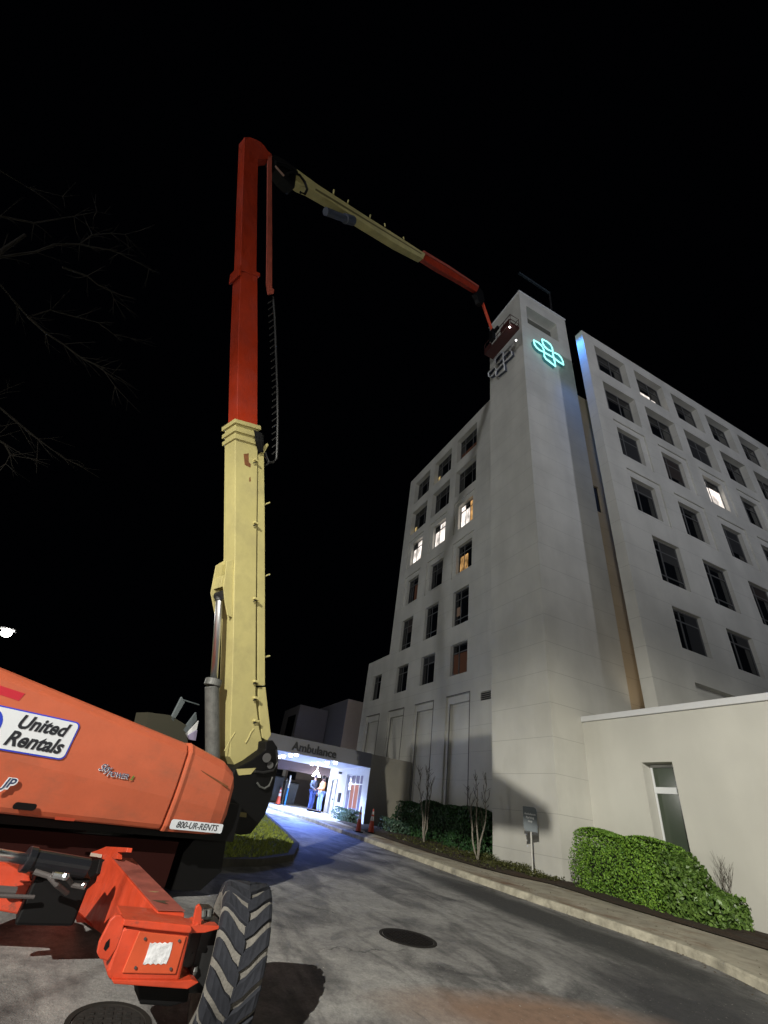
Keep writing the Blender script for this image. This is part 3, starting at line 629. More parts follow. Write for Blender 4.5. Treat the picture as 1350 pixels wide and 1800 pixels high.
t = empty('blue_post', bp, 'bright blue post with white top beside the small cone', 'post'); m = MB(); m.tube([bp, bp+V((0, 0, 1.0))], .055, 10); m.build('pole', mat('blue_paint', (.02, .2, .5), .5), t); m = MB(); m.tube([bp+V((0, 0, 1.002)), bp+V((0, 0, 1.75))], .052, 10); m.build('sleeve', WHITE, t)
# grey stub blocks behind canopy (upper left of left wing)
bg = empty('penthouse_block', (15.2, 40, 4), 'pale block with warm lit side rising behind the canopy', 'building')
m = MB(); m.box(15.1, 15.12, 40, 52, 1.3, 9.82); m.build('shaded_wall', mat('shaded_side_render', (.16, .16, .19), .9), bg)  # darker copy of the block's wall: this side's shade put into colour
m = MB(); m.box(15.123, 19, 40, 52, 1.3, 9.85); m.build('warm_lit_wall', WARMLIT, bg)
bg2 = empty('stair_block', (12.5, 52, 4), 'low grey block with one dark opening behind the canopy', 'building')
q = [ony(p[0], p[1], 47) for p in ((530, 1262), (560, 1254), (575, 1257), (520, 1300))]
m = MB(); m.box(12.1, 15.0, 44.5, 50, 1.3, q[1].z); m.build('wall', mat('dim_render', (.13, .12, .13), .9), bg2)
m = MB(); m.box(12.06, 12.098, 45.3, 47.9, 4, q[1].z-.8); m.build('opening', GLASS, bg2)
# ------------------------------------------------------------------ cones
CONEO = mat('cone_orange', (.5, .06, .025), .5); CONEW = mat('cone_white_band', (.5, .5, .5), .35)
def make_cone(loc, h, lab, r=.13):
    x, y, z = loc; t = empty('traffic_cone', loc, lab, 'traffic cone', 'orange traffic cones')
    m = MB(); m.box(x-r*1.45, x+r*1.45, y-r*1.45, y+r*1.45, z+.0, z+.035); m.build('base', BLACK, t, bevel=.01)
    rr = lambda q: r*(1-q)+.028*q
    m = MB(); m.tube([(x, y, z+.036), (x, y, z+h)], [rr(0), rr(1)], 16); m.build('body', CONEO, t)
    for a, b in ((.5, .68), (.76, .88)):
        m = MB(); m.tube([(x, y, z+h*a), (x, y, z+h*b)], [rr(a)+.004, rr(b)+.004], 16); m.build('band', CONEW, t)
    return t
yc = 21.9; make_cone((9.75, 21.9, gz(21.9)+.135), .95, 'faded orange traffic cone at the kerb, left of the pair', .12)
make_cone((10.6, 22.4, gz(22.4)+.135), .92, 'orange traffic cone with white collar, right of the pair', .14)
make_cone((9.3, 34.4, gz(34.4)+.137), .95, 'red traffic cone beside the blue post under the canopy', .15)
# ------------------------------------------------------------------ people at the entrance
def person(loc, face, label, height, top, legs, skin, hair, arm='front', hat=None):
    t = empty('person', loc, label, 'person'); s = height/1.75; L = V(loc)
    ca, sa = math.cos(face), math.sin(face)
    def P(x, y, z): return L+V((x*ca-y*sa, x*sa+y*ca, z))*s      # x right, y forward
    J = {'pel': (0, 0, .95), 'wai': (0, .01, 1.08), 'che': (0, 0, 1.32), 'nec': (0, .0, 1.47), 'hd0': (0, .02, 1.56), 'hd1': (0, .03, 1.66),
         'hl': (-.10, 0, .90), 'kl': (-.12, .03, .49), 'al': (-.12, -.02, .08), 'tl': (-.13, .15, .03), 'hr': (.10, 0, .90), 'kr': (.12, .05, .49), 'ar': (.13, .0, .08), 'tr': (.15, .17, .03),
         'sl': (-.19, 0, 1.42), 'sr': (.19, 0, 1.42)}
    if arm == 'front': J.update({'el': (-.25, .03, 1.15), 'wl': (-.10, .24, 1.12), 'er': (.25, .03, 1.15), 'wr': (.08, .25, 1.10)})
    else: J.update({'el': (-.25, -.03, 1.14), 'wl': (-.24, .08, .90), 'er': (.25, -.02, 1.14), 'wr': (.16, .2, 1.05)})
    Rd = {'pel': .145, 'wai': .13, 'che': .155, 'nec': .058, 'hd0': .085, 'hd1': .095, 'hl': .095, 'kl': .062, 'al': .045, 'tl': .038, 'hr': .095, 'kr': .062, 'ar': .045, 'tr': .038, 'sl': .065, 'sr': .065, 'el': .045, 'wl': .03, 'er': .045, 'wr': .03}
    E_ = [('pel','wai'),('wai','che'),('che','nec'),('nec','hd0'),('hd0','hd1'),('pel','hl'),('hl','kl'),('kl','al'),('al','tl'),('pel','hr'),('hr','kr'),('kr','ar'),('ar','tr'),('che','sl'),('sl','el'),('el','wl'),('che','sr'),('sr','er'),('er','wr')]
    def skin_obj(name, verts, edges, rads, mt, root, par):
        me = bpy.data.meshes.new(name); me.from_pydata([p-L for p in verts], edges, []); me.materials.append(mt)
        o = bpy.data.objects.new(name, me); col.objects.link(o); o['_L'] = list(L)
        if par is not None: o.parent = par
        sk = o.modifiers.new('skin', 'SKIN'); sk.use_smooth_shade = True
        for i, r in enumerate(rads): me.skin_vertices[0].data[i].radius = (r*s, r*s); me.skin_vertices[0].data[i].use_root = (i == root)
        sb = o.modifiers.new('sub', 'SUBSURF'); sb.levels = 1; sb.render_levels = 1; return o
    names = list(J); V_ = [P(*J[n]) for n in names]; Ed = [(names.index(a), names.index(b)) for a, b in E_]; Ra = [Rd[n]*.9 for n in names]
    # hands with fingers
    for w_, e_ in (('wl', 'el'), ('wr', 'er')):
        d = (V(J[w_])-V(J[e_])).normalized(); side = d.cross(V((0, 0, 1))).normalized(); pal = V(J[w_])+d*.07; V_.append(P(*pal)); Ra.append(.028); Ed.append((names.index(w_), len(V_)-1)); pi = len(V_)-1
        for k in range(4):
            a = pal+d*.035+side*(-.03+.02*k); b = a+d*(.032+.006*(k in (1, 2)))+V((0, 0, -.012)); V_ += [P(*a), P(*b)]; Ra += [.0095, .0085]; Ed += [(pi, len(V_)-2), (len(V_)-2, len(V_)-1)]
        a = pal-side*.04; b = a+d*.035-side*.012; V_ += [P(*a), P(*b)]; Ra += [.011, .009]; Ed += [(pi, len(V_)-2), (len(V_)-2, len(V_)-1)]
    body = skin_obj('body', V_, Ed, Ra, skin, 0, t)
    k = ['wai', 'che', 'nec', 'sl', 'el', 'wl', 'sr', 'er', 'wr', 'pel']; jj = {q: J[q] for q in k}; jj['nec'] = (0, 0, 1.44)
    skin_obj('jacket', [P(*jj[q]) for q in k], [(9, 0), (0, 1), (1, 2), (1, 3), (3, 4), (4, 5), (1, 6), (6, 7), (7, 8)], [.15, .172, .075, .082, .062, .048, .082, .062, .048, .15], top, 0, t)
    k = ['pel', 'hl', 'kl', 'al', 'hr', 'kr', 'ar']
    skin_obj('trousers', [P(*J[q]) for q in k], [(0, 1), (1, 2), (2, 3), (0, 4), (4, 5), (5, 6)], [.152, .11, .08, .066, .11, .08, .066], legs, 0, t)
    for sx in (-1, 1):
        m = MB(); c = P(.13*sx, .07, .045); m.obox(c, V((ca, sa, 0))*.05*s, V((-sa, ca, 0))*.14*s, V((0, 0, .04*s))); m.build('shoe', BLACK, t, bevel=.02)
    m = MB(); m.sphere(P(0, .02, 1.68), (.105*s, .11*s, .11*s), 14); m.sphere(P(0, -.03, 1.62), (.1*s, .1*s, .11*s), 12); m.build('hair', hair, t, smooth=True)
    m = MB(); m.sphere(P(0, .125, 1.60), (.016*s, .022*s, .03*s), 8)                       # nose, eyes, mouth, ears
    m.sphere(P(-.1, .02, 1.60), (.018*s, .03*s, .035*s), 8); m.sphere(P(.1, .02, 1.60), (.018*s, .03*s, .035*s), 8); m.build('face', skin, t)
    m = MB(); m.sphere(P(-.035, .108, 1.625), .012*s, 6); m.sphere(P(.035, .108, 1.625), .012*s, 6); m.obox(P(0, .112, 1.555), V((ca, sa, 0))*.026*s, V((-sa, ca, 0))*.006*s, V((0, 0, .005*s))); m.build('eyes', BLACK, t)
SKINM = mat('skin', (.45, .24, .16), .5)
pz = gz(32.3)+.137
person((10.95, 32.6, gz(32.6)+.137), math.radians(-150), 'person in dark camouflage jacket and navy trousers under the white lamp', 2.0, mat('camo_jacket', (.09, .10, .13), .8, noise=(9, .7)), mat('navy_trousers', (.03, .05, .16), .8), SKINM, mat('dark_hair', (.03, .02, .02), .7), 'side')
person((11.35, 32.0, pz), math.radians(100), 'person in orange top and pale blue jeans beside the white entrance wall', 2.0, mat('orange_top', (.62, .26, .08), .8, noise=(6, .3)), mat('blue_jeans', (.25, .34, .60), .8), SKINM, mat('brown_hair', (.05, .04, .03), .7), 'front')
# ------------------------------------------------------------------ parking sign
sx_, sy_ = 13.0, 14.62; szb = gz(sy_)+.14
sg = empty('parking_sign', (sx_, sy_, szb), 'small slate grey parking sign on thin pale post before the tower', 'sign')
top = onx(927, 1418, sx_-.02).z
m = MB(); m.tube([(sx_, sy_, szb), (sx_, sy_, top-.05)], .028, 8); m.build('post', mat('pale_post', (.55, .54, .50), .5), sg)
sn = V((-.79, -.61, 0)).normalized(); su = V((-sn.y, sn.x, 0)) * -1
su = V((.61, -.79, 0)).normalized()
sc_ = V((sx_, sy_, top-.36))+sn*.05
w2, h2 = .235, .36
pl2 = [(-w2, h2), (w2*.62, h2), (w2*.88, h2*.9), (w2, h2*.68), (w2, -h2), (-w2*.75, -h2), (-w2*.92, -h2*.8), (-w2, -h2*.5)]
m = MB(); m.prism([sc_+su*a+V((0, 0, b)) for a, b in pl2], -sn*.02); m.build('sign_plate', mat('slate_sign', (.13, .155, .17), .5), sg)
m = MB(); c = sc_+V((0, 0, -h2-.04)); m.obox(c-sn*.012-su*.15, su*.065, sn*.008, V((0, 0, .045))); m.obox(c-sn*.012+su*.13, su*.1, sn*.008, V((0, 0, .03))); m.build('lower_plate', DARK, sg)
for k, (tx, ww) in enumerate((('Ambulance', .38), ('Parking', .27), ('Only', .15))):
    place_text('lettering', tx, sc_+su*(-ww/2)+V((0, 0, .12-.105*k))+sn*.002, su, (0, 0, 1), sn, ww, WHITE, sg, ext=.001, off=.03)
# ------------------------------------------------------------------ cross signs
def leaf_loop(cx, cz, r, sharp, f, wd=.085):
    """outline of a petal: two square corners (opposite) and two rounded ones; returns centre line in the wall plane"""
    pts = []
    cor = [(1, 1), (-1, 1), (-1, -1), (1, -1)]
    for i, (sx, sz) in enumerate(cor):
        if i in sharp: pts.append((cx+sx*r, cz+sz*r))
        else:
            q = r*.92; ccx, ccz = cx+sx*(r-q), cz+sz*(r-q); a0 = {0: 0, 1: 90, 2: 180, 3: 270}[i]
            for k in range(7): a = math.radians(a0+90*k/6); pts.append((ccx+q*math.cos(a), ccz+q*math.sin(a)))
    return pts
def ribbon(m, pts, f, wd, d0, d1):
    n = len(pts); ctr = V((sum(p[0] for p in pts)/n, sum(p[1] for p in pts)/n))
    o_, i_ = [], []
    for i in range(n):
        a, b, e = V(pts[i-1]), V(pts[i]), V(pts[(i+1)%n]); t1 = (b-a).normalized(); t2 = (e-b).normalized(); nn = V((t1.y+t2.y, -(t1.x+t2.x))); nn.normalize(); k = min(1.6, 1/max(.4, nn.dot(V((t1.y, -t1.x)))))
        if (b-ctr).dot(nn) < 0: nn = -nn
        o_.append(b+nn*wd*k); i_.append(b-nn*wd*k)
    vs = [f(p.x, p.y, d0) for p in o_]+[f(p.x, p.y, d0) for p in i_]+[f(p.x, p.y, d1) for p in i_]+[f(p.x, p.y, d1) for p in o_]
    m.add(vs, [[r*n+i, r*n+(i+1)%n, ((r+1)%4)*n+(i+1)%n, ((r+1)%4)*n+i] for r in range(4) for i in range(n)])
STROKES = [('petal', True, [(270,265),(400,335),(480,410),(530,500),(560,592),(430,530),(345,455),(295,375)]),
 ('petal', True, [(490,240),(620,305),(715,385),(760,470),(775,560),(722,550),(640,510),(562,440),(510,350)]),
 ('petal', False, [(770,520),(775,610),(800,725)]), ('petal', False, [(556,590),(680,665),(800,733)]),
 ('petal', False, [(552,600),(552,690),(600,765),(690,835),(850,960),(830,850),(800,745)]),
 ('petal', False, [(812,595),(925,650),(1000,735),(1038,830),(1062,920),(930,835),(803,735)])]
def cross_sign(f, org, cx, cz, label, lit):
    t = empty('cross_sign', org, label, 'sign')
    for nm, closed, st in STROKES:
        q = [ony(920+a/15, 580+b/15, 13.55) for a, b in st]
        pts = [(p.x-15.85+cx, p.z-30.1+cz) for p in q]
        if closed: pts = pts+[pts[0]]
        m = MB(); m.tube([f(a, b, -.28) for a, b in pts], .046, 6); pe = m.build(nm, SIGNLIT if lit else SIGNOFF, t)
        m = MB()
        for (a, b), (c, d) in zip(pts, pts[1:]): m.prism([f(a, b, -.04), f(c, d, -.04), f(c, d, -.21), f(a, b, -.21)], V((.01, .01, .012)))
        m.build('return', SIGNRET if lit else SIGNBACK, pe)
    return t
SIGNRET = mat('sign_return', (.1, .35, .4), .5)
SIGNLIT = emis('sign_tube_glow', (.32, 1.0, .93), 2.0); SIGNOFF = mat('sign_white_edge', (.62, .62, .62), .5); SIGNBACK = mat('sign_dark_face', (.05, .06, .09), .4)
cross_sign(fy(13.83), (15.85, 13.6, 30.1), 15.85, 30.1, 'glowing aqua four-petal cross sign on the right face of the tower', True)
cross_sign(lambda u, z, d: V((13.55+d, 2*15.85-u, z)), (13.3, 15.85, 30.0), 16.0, 29.9, 'unlit four-petal cross sign behind the basket on the left tower face', False)
spot('cross_sign_glow', (15.0, 12.15, 30.2), (16.45, 11.75, 27.6), 1300, (.06, .28, 1.0), 74, .9, .25)
point('cross_sign_halo', (15.9, 13.05, 30.0), 14, (.35, .9, 1.0), .6)
# roof davit behind the tower top
t = empty('roof_davit', (17, 16.5, 36.1), 'thin dark davit arm barely visible above the tower roof', 'davit')
a = ony(912, 480, 16.4); b = ony(966, 516, 16.4); e = ony(954, 530, 16.4)
m = MB(); m.tube([a, b], .14, 6); m.build('arm', mat('davit_steel', (.018, .028, .036), .5), t); m = MB(); m.tube([b, V((b.x-.2, b.y, 36.12))], .09, 6); m.build('post', DARK, t)
# unseen board added in front of the lot lamp to shadow the left wing's foot
SHADOWM = mat('shadow_board', (.10, .10, .10), .8); nt_ = SHADOWM.node_tree; mx_ = N(nt_, 'ShaderNodeMixShader'); mx_.inputs[0].default_value = .82; tr_ = N(nt_, 'ShaderNodeBsdfTransparent')
nt_.links.new(tr_.outputs[0], mx_.inputs[1]); nt_.links.new(nt_.nodes['Principled BSDF'].outputs[0], mx_.inputs[2]); nt_.links.new(mx_.outputs[0], nt_.nodes['Material Output'].inputs[0])
XB = -9.0
def onboard(x, y, z):      # where the straight line from the lamp to a wall point crosses the board
    k = (XB-LAMPK[0])/(x-LAMPK[0]); return (XB, LAMPK[1]+k*(y-LAMPK[1]), LAMPK[2]+k*(z-LAMPK[2]))
bo = [onboard(*p) for p in ((15.14, 19.45, 5.62), (15.14, 27.4, 5.66), (15.14, 27.9, 5.4), (15.14, 27.9, .6), (15.14, 19.45, .6), (13.55, 17.38, 1.84), (13.55, 14.3, 1.86), (13.55, 14.15, 2.2), (13.55, 14.3, 2.62), (13.55, 17.38, 3.75))]
t = empty('shadow_board', (XB, bo[0][1], 0), 'added grey shadow board on a thin post behind the viewpoint', 'shadow board')
m = MB(); m.prism(bo, (-.01, 0, 0)); m.build('panel', SHADOWM, t)
yp = LAMPK[1]+1.2*(XB-LAMPK[0]); m = MB(); m.tube([(XB-.04, yp, -.3), (XB-.04, yp, bo[0][2]-.1)], .008, 6); m.build('post', GREY, t)
# ------------------------------------------------------------------ manholes
def manhole(c, r, lab, lidc=(.012, .010, .009)):
    t = empty('manhole_cover', (c[0], c[1], gz(c[1])), lab, 'manhole cover', 'round iron manhole covers'); z = gz(c[1]); sl = (gz(c[1]+r)-gz(c[1]-r))/2
    def ring(r_, dz): return [(c[0]+r_*math.cos(a), c[1]+r_*math.sin(a), z+dz+sl*math.sin(a)*r_/r) for a in [2*math.pi*k/40 for k in range(40)]]
    m = MB(); m.loft([ring(r, .001), ring(r, .008), ring(r-.04, .008), ring(r-.045, .003)], cap=False); m.build('frame', mat('iron_frame', (.02, .018, .016), .9, spec=.15), t)
    m = MB(); m.add(ring(r-.05, .006), [list(range(40))])
    for i in range(-5, 6):
        for j in range(-5, 6):
            x, y = i*.065, j*.065
            if math.hypot(x, y) < r-.09: m.box(c[0]+x-.018, c[0]+x+.018, c[1]+y-.018, c[1]+y+.018, z+sl*y/r+.006, z+sl*y/r+.012)
    m.build('lid', mat('iron_lid', lidc, .9, spec=.15, noise=(20, .5)), t)
manhole((4.25, 7.36), .41, 'dark iron manhole cover in the open grey road')
manhole((.50, 5.12), .30, 'dark manhole cover in the shade under the lift axle', (.035, .032, .030))
# ------------------------------------------------------------------ street lamp at left
lp = at(12, 1112, 26.0)
t = empty('street_lamp', (lp.x-.35, lp.y, gz(lp.y)), 'tall street lamp shining white at the left edge', 'street lamp')
m = MB(); m.tube([(lp.x-1.0, lp.y, gz(lp.y)), (lp.x-1.0, lp.y, lp.z-.1), (lp.x-.7, lp.y, lp.z+.12), (lp.x-.2, lp.y, lp.z+.14)], [.09, .06, .05, .04], 10); m.build('pole', DARK, t)
m = MB(); m.box(lp.x-.3, lp.x+.3, lp.y-.14, lp.y+.14, lp.z+.09, lp.z+.2); m.build('lamp_head', DARK, t, bevel=.03)
m = MB(); m.sphere((lp.x, lp.y-.02, lp.z), (.2, .2, .19), 18); m.build('lamp_lens', emis('lamp_glow', (1, .98, .93), 60), t)
point('street_lamp_light', (lp.x, lp.y-.3, lp.z-.3), 900, (1, .97, .9), .2)
# ------------------------------------------------------------------ boom lift
LA = math.radians(65); Lh = V((math.sin(LA), math.cos(LA), 0)); Nh = V((-Lh.y, Lh.x, 0)); UP = V((0, 0, 1))
p0 = at(398, 1465, 8.3)
lift = empty('boom_lift', (0.3, 8.4, gz(8.4)), 'orange articulating boom lift with cream and red booms raised beside the drive', 'boom lift')
lift['_L'] = [0.3, 8.4, gz(8.4)]
def H(u, z, n=0): return V((p0.x, p0.y, 0))+Lh*u+Nh*n+UP*z
# hood
def ring_at(u, zb, zs, zt, n0=0, n1=1.5, ins=.09):
    return [H(u, zb+.06, n0+.03), H(u, zb, n0+.06), H(u, zb, n1-.06), H(u, zb+.06, n1-.03), H(u, zs, n1), H(u, zt-.02, n1-ins*.6), H(u, zt, n1-ins), H(u, zt, n0+ins*1.3), H(u, zt-.025, n0+ins*.7), H(u, zs, n0), H(u, zs-.35, n0-.012), H(u, (zb+zs)/2-.1, n0-.006)]
m = MB(); m.loft([ring_at(u, zb, zs, zt) for u, zb, zs, zt in ((-6.0, 1.1, 2.46, 2.6), (-4.2, 1.09, 2.39, 2.5), (-3.0, 1.08, 2.25, 2.345), (-2.0, 1.07, 2.11, 2.215), (-1.02, 1.06, 1.98, 2.09))])
hood = m.build('hood', ORANGE, lift, bevel=.02, smooth=False)
m = MB(); m.loft([ring_at(u, zb, zs, zt, n0, 1.5-n0) for u, zb, zs, zt, n0 in ((-.995, 1.05, 1.985, 2.10, -.015), (-.96, 1.05, 1.985, 2.105, -.022), (-.9, 1.05, 1.97, 2.09, -.005), (-.32, 1.055, 1.86, 1.97, 0), (-.12, 1.07, 1.78, 1.87, .03), (-.03, 1.12, 1.66, 1.76, .09), (.0, 1.2, 1.5, 1.62, .2))])
tail = m.build('hood_end', ORANGE, lift, bevel=.015)
m = MB(); m.prism([H(-.74, 1.80, -.014), H(-.2, 1.66, -.014), H(-.2, 1.63, -.014), H(-.7, 1.78, -.014)], Nh*.01); m.build('hood_crease', RUST, tail)
# decals on the hood
def rrect(u0, u1, z0, z1, r, slant=0):
    pts = []
    for cx_, cz_, a0 in ((u1-r, z1-r, 0), (u0+r, z1-r, 90), (u0+r, z0+r, 180), (u1-r, z0+r, 270)):
        for k in range(5):
            a = math.radians(a0+22.5*k); pts.append((cx_+r*math.cos(a), cz_+r*math.sin(a)))
    return [(u+slant*(z-(z0+z1)/2), z) for u, z in pts]
def decal(name, pts, n, mt, par, t=.003): m = MB(); m.prism([H(u, z, n) for u, z in pts], Nh*t); return m.build(name, mt, par)
dz_ = -.022
decal('decal_plate', rrect(-3.86, -2.555, 1.64, 2.05, .06), dz_-.0, DECALB, hood, .03)
decal('decal_plate', rrect(-3.845, -2.57, 1.655, 2.035, .05), dz_-.003, DECALW, hood)
decal('decal_disc', [( -3.50+.175*math.cos(a), 1.845+.175*math.sin(a)) for a in [2*math.pi*k/28 for k in range(28)]], dz_-.006, DECALB, hood)
place_text('hood_lettering', 'United', H(-3.18, 1.875, dz_-.007), Lh, UP, -Nh, .535, DECALK, hood, ext=.001, off=.032, shear=.25)
place_text('hood_lettering', 'Rentals', H(-3.22, 1.70, dz_-.007), Lh, UP, -Nh, .60, DECALK, hood, ext=.001, off=.032, shear=.25)
for dd, mt_, of_, n_ in ((0, DECALW, .025, -.002), (.004, DECALN, .0, -.006)):
    place_text('hood_lettering', 'Sky', H(-2.13+dd, 1.60+dd, dz_+n_), Lh, UP-Lh*.0, -Nh, .17-2*dd, mt_, hood, ext=.001 if dd else .003, off=of_, shear=.5)
    place_text('hood_lettering', 'POWER', H(-2.0+dd, 1.555+dd, dz_+n_), Lh, UP, -Nh, .27-2*dd, mt_, hood, ext=.001 if dd else .003, off=of_, shear=.3)
decal('decal_flash', [(-1.71, 1.545), (-1.68, 1.57), (-1.69, 1.58), (-1.665, 1.61), (-1.655, 1.58), (-1.67, 1.575), (-1.66, 1.555)], dz_-.004, mat('decal_green', (.12, .2, .04), .5), hood)
place_text('hood_lettering', 'JP', H(-3.052, 1.312, dz_-.002), Lh, UP, -Nh, .15, DECALW, hood, ext=.003, off=.11, shear=.25)
place_text('hood_lettering', 'JP', H(-3.04, 1.318, dz_-.006), Lh, UP, -Nh, .125, DECALN, hood, ext=.001, off=.02, shear=.25)
decal('red_reflector', [(-4.0, 2.27), (-3.27, 2.215), (-3.29, 2.13), (-4.0, 2.19)], -.008, REDREF, hood)
decal('handle_recess', rrect(-2.83, -2.60, 1.135, 1.2, .03, .1), -.014, BLACK, hood)
decal('faded_label', rrect(-2.36, -2.14, 1.075, 1.105, .01), -.002, mat('dark_orange_label', (.38, .05, .02), .5), hood)
decal('decal_plate', rrect(-.93, -.10, 1.085, 1.195, .025), -.016, DECALW, tail)
place_text('tail_lettering', '800-UR-RENTS', H(-.84, 1.108, -.0175), Lh, UP, -Nh, .66, DECALK, tail, ext=.001, off=.012, shear=.25)
# turntable and counterweight
m = MB(); m.prism([H(-6, .98, .2), H(-6, 1.5, .2), H(.3, 1.45, .2), H(.3, .98, .2)], Nh*2.4); m.build('turntable', BLACK, lift)
pn = H(0, 0, 1.05)
def T(px, py, n=1.3): return onpl(px, py, H(0, 0, n), Nh)
m = MB(); m.prism([T(*q, 1.05) for q in ((413, 1352), (440, 1338), (467, 1318), (468, 1304), (480, 1301), (488, 1313), (491, 1333), (485, 1368), (478, 1400), (466, 1434), (441, 1466), (424, 1468), (398, 1462), (396, 1400))], Nh*1.9)
cw = m.build('counterweight', BLACK, lift, bevel=.02)
m = MB(); m.prism([T(*q, 1.03) for q in ((416, 1352), (450, 1350), (441, 1361), (420, 1363))], Nh*.02); m.build('cream_stripe', CREAM, cw)
m = MB(); m.prism([T(*q, 1.04) for q in ((419, 1427), (434, 1429), (433, 1437), (417, 1435))], Nh*.02); m.build('warning_label', mat('label_yellow', (.10, .08, .02), .6), cw)
m = MB(); m.tube([T(*q, 1.0) for q in ((452, 1376), (457, 1383), (465, 1386), (473, 1381), (479, 1366))], .018, 8); m.build('hose', GREY, cw)
m = MB(); m.tube([T(*q, 1.0) for q in ((448, 1356), (462, 1358), (480, 1354), (488, 1340), (486, 1318))], .022, 8); m.build('hose', DARK, cw)
m = MB(); m.tube([T(475, 1345, 1.0), T(475, 1345, 1.1)], .06, 12); m.tube([T(469, 1332, .98), T(469, 1332, 1.1)], .08, 12); m.build('pivot_pin', DARK, cw)
m = MB(); m.loft([ring_at(u, 1.06, zs, zs+.1, 1.95, 3.0) for u, zs in ((-5.5, 2.0), (-2.5, 1.85), (-.4, 1.75), (-.1, 1.6))]); m.build('far_hood', ORANGE, lift, bevel=.02)
# tower boom
W = .43
m = MB(); m.prism([T(*q) for q in ((413.5, 737), (413, 972), (409, 1167), (405, 1287), (404, 1330), (415, 1349), (435, 1339), (467, 1316), (460, 1300), (456, 1280), (449.5, 1230), (450, 1100), (451, 980), (452, 860), (453.5, 757))], Nh*W)
tb = m.build('tower_boom_base', CREAM, lift, bevel=.012)
m = MB()
for py, e in ((741, 4), (755, 3), (768, 2)):
    c1, c2 = T(412-e*.3, py-4), T(455+e*.4, py+9); c3 = T(455+e*.4, py+16); c4 = T(412-e*.3, py+3)
    m.prism([p-Nh*(.02+.008*e) for p in (c1, c2, c3, c4)], Nh*(W+.06+.016*e))
m.build('boom_collar', CREAM, tb, bevel=.008)
for q in (((428, 798), (437, 797), (437, 812), (441, 816), (440, 822), (430, 817)), ((438, 840), (440, 838), (441, 846), (438, 847)), ):
    m = MB(); m.prism([T(*p)-Nh*.003 for p in q], Nh*.002); m.build('rust_scrape', RUST, tb)
# weld lines at the foot
m = MB(); m.tube([T(*q)-Nh*.004 for q in ((413, 1287), (405, 1300), (394, 1320))], .008, 6); m.tube([T(*q)-Nh*.004 for q in ((446, 1281), (441, 1287), (435, 1300), (431, 1306))], .014, 6); m.build('weld_seam', CREAM, tb)
# hydraulic channel along the right side
m = MB(); m.prism([T(*q, 1.34) for q in ((453, 800), (464, 792), (465.5, 900), (466, 1050), (466, 1205), (453, 1205), (452.5, 1000))], Nh*.16); chn = m.build('hose_channel', CREAM, tb, bevel=.01)
m = MB(); m.prism([T(*q, 1.33) for q in ((454, 1208), (467, 1208), (471, 1245), (476.5, 1292), (470, 1302), (461, 1297), (457, 1262))], Nh*.16); m.build('hose_channel', CREAM, tb, bevel=.008)
m = MB()
for py in (885, 1011, 1153):
    a = T(465, py+2, 1.4); b = T(474, py-1.5 if py < 1100 else py, 1.4); m.tube([a, b], .018, 8)
m.build('guide_peg', CREAM, chn)
for py in (810, 920, 1053, 1198, 1227, 1267):
    m = MB(); m.obox(T(449.5, py, 1.28), Lh*.055, Nh*.05, UP*.022); m.build('clamp', CREAM, tb, bevel=.006)
    m = MB(); m.tube([T(445.5, py+4, 1.27), T(453, py+1, 1.27)], .015, 6); m.build('clamp_bolt', DARK, tb)
m = MB(); m.prism([T(*q, 1.3) for q in ((458, 796), (462, 786), (470, 779), (472, 782), (468, 789), (464, 797))], Nh*.08); m.build('hook', CREAM, tb)
m = MB()
for k in range(6): m.tube([T(448+2.3*k, 757+k, 1.26), T(450+2.4*k, 775, 1.2+.02*(k % 2)), T(455+1.3*k, 795, 1.3)], .022, 6)
m.obox(T(455, 772, 1.45), Lh*.07, Nh*.08, UP*.13); m.build('hose_bundle', BLACK, tb)
# lift cylinder and bracket on the left face
m = MB(); m.prism([T(*q, 1.34) for q in ((410, 984), (398, 986), (397, 1004), (393, 1032), (396, 1060), (400, 1082), (408, 1085), (411, 1030))], Nh*.03)
bk_ = m.build('cylinder_bracket', CREAM, tb, bevel=.006)
m = MB(); m.prism([T(*q, 1.64) for q in ((396, 985), (388, 989), (380, 994), (371, 1042), (378, 1078), (388, 1080), (398, 1050))], Nh*.03); m.build('bracket_plate', CREAM, bk_, bevel=.006)
m = MB(); m.prism([T(*q, 1.37) for q in ((391, 1012), (400, 1010), (399, 1030), (388, 1032))], Nh*.27); m.build('bracket_bridge', CREAM, bk_, bevel=.006)
m = MB(); m.prism([T(*q, 1.35) for q in ((399, 1030), (402, 1026), (405, 1036), (407, 1042), (403, 1046), (400, 1042), (396, 1038))], Nh*.008); m.build('paint_chip', RIM, tb)
ca_, cb_, cc_ = T(386, 1050, 1.45), T(376, 1196, 1.42), T(374, 1345, 1.42)
m = MB(); m.tube([ca_, ca_+(cb_-ca_)*.02, cb_], .068, 20); m.build('cylinder_rod', CHROME, lift, smooth=True)
m = MB(); m.tube([ca_+UP*.08, ca_-UP*.08], .08, 16); m.tube([ca_+UP*.04-Nh*.08, ca_+UP*.04+Nh*.1], .09, 16); m.build('rod_eye', DARK, lift, smooth=False)
m = MB(); m.tube([cb_+UP*.02, cb_-UP*.1], .155, 24); m.tube([cb_-UP*.1, cc_], .128, 24); m.build('cylinder_barrel', GREY, lift, bevel=.01)
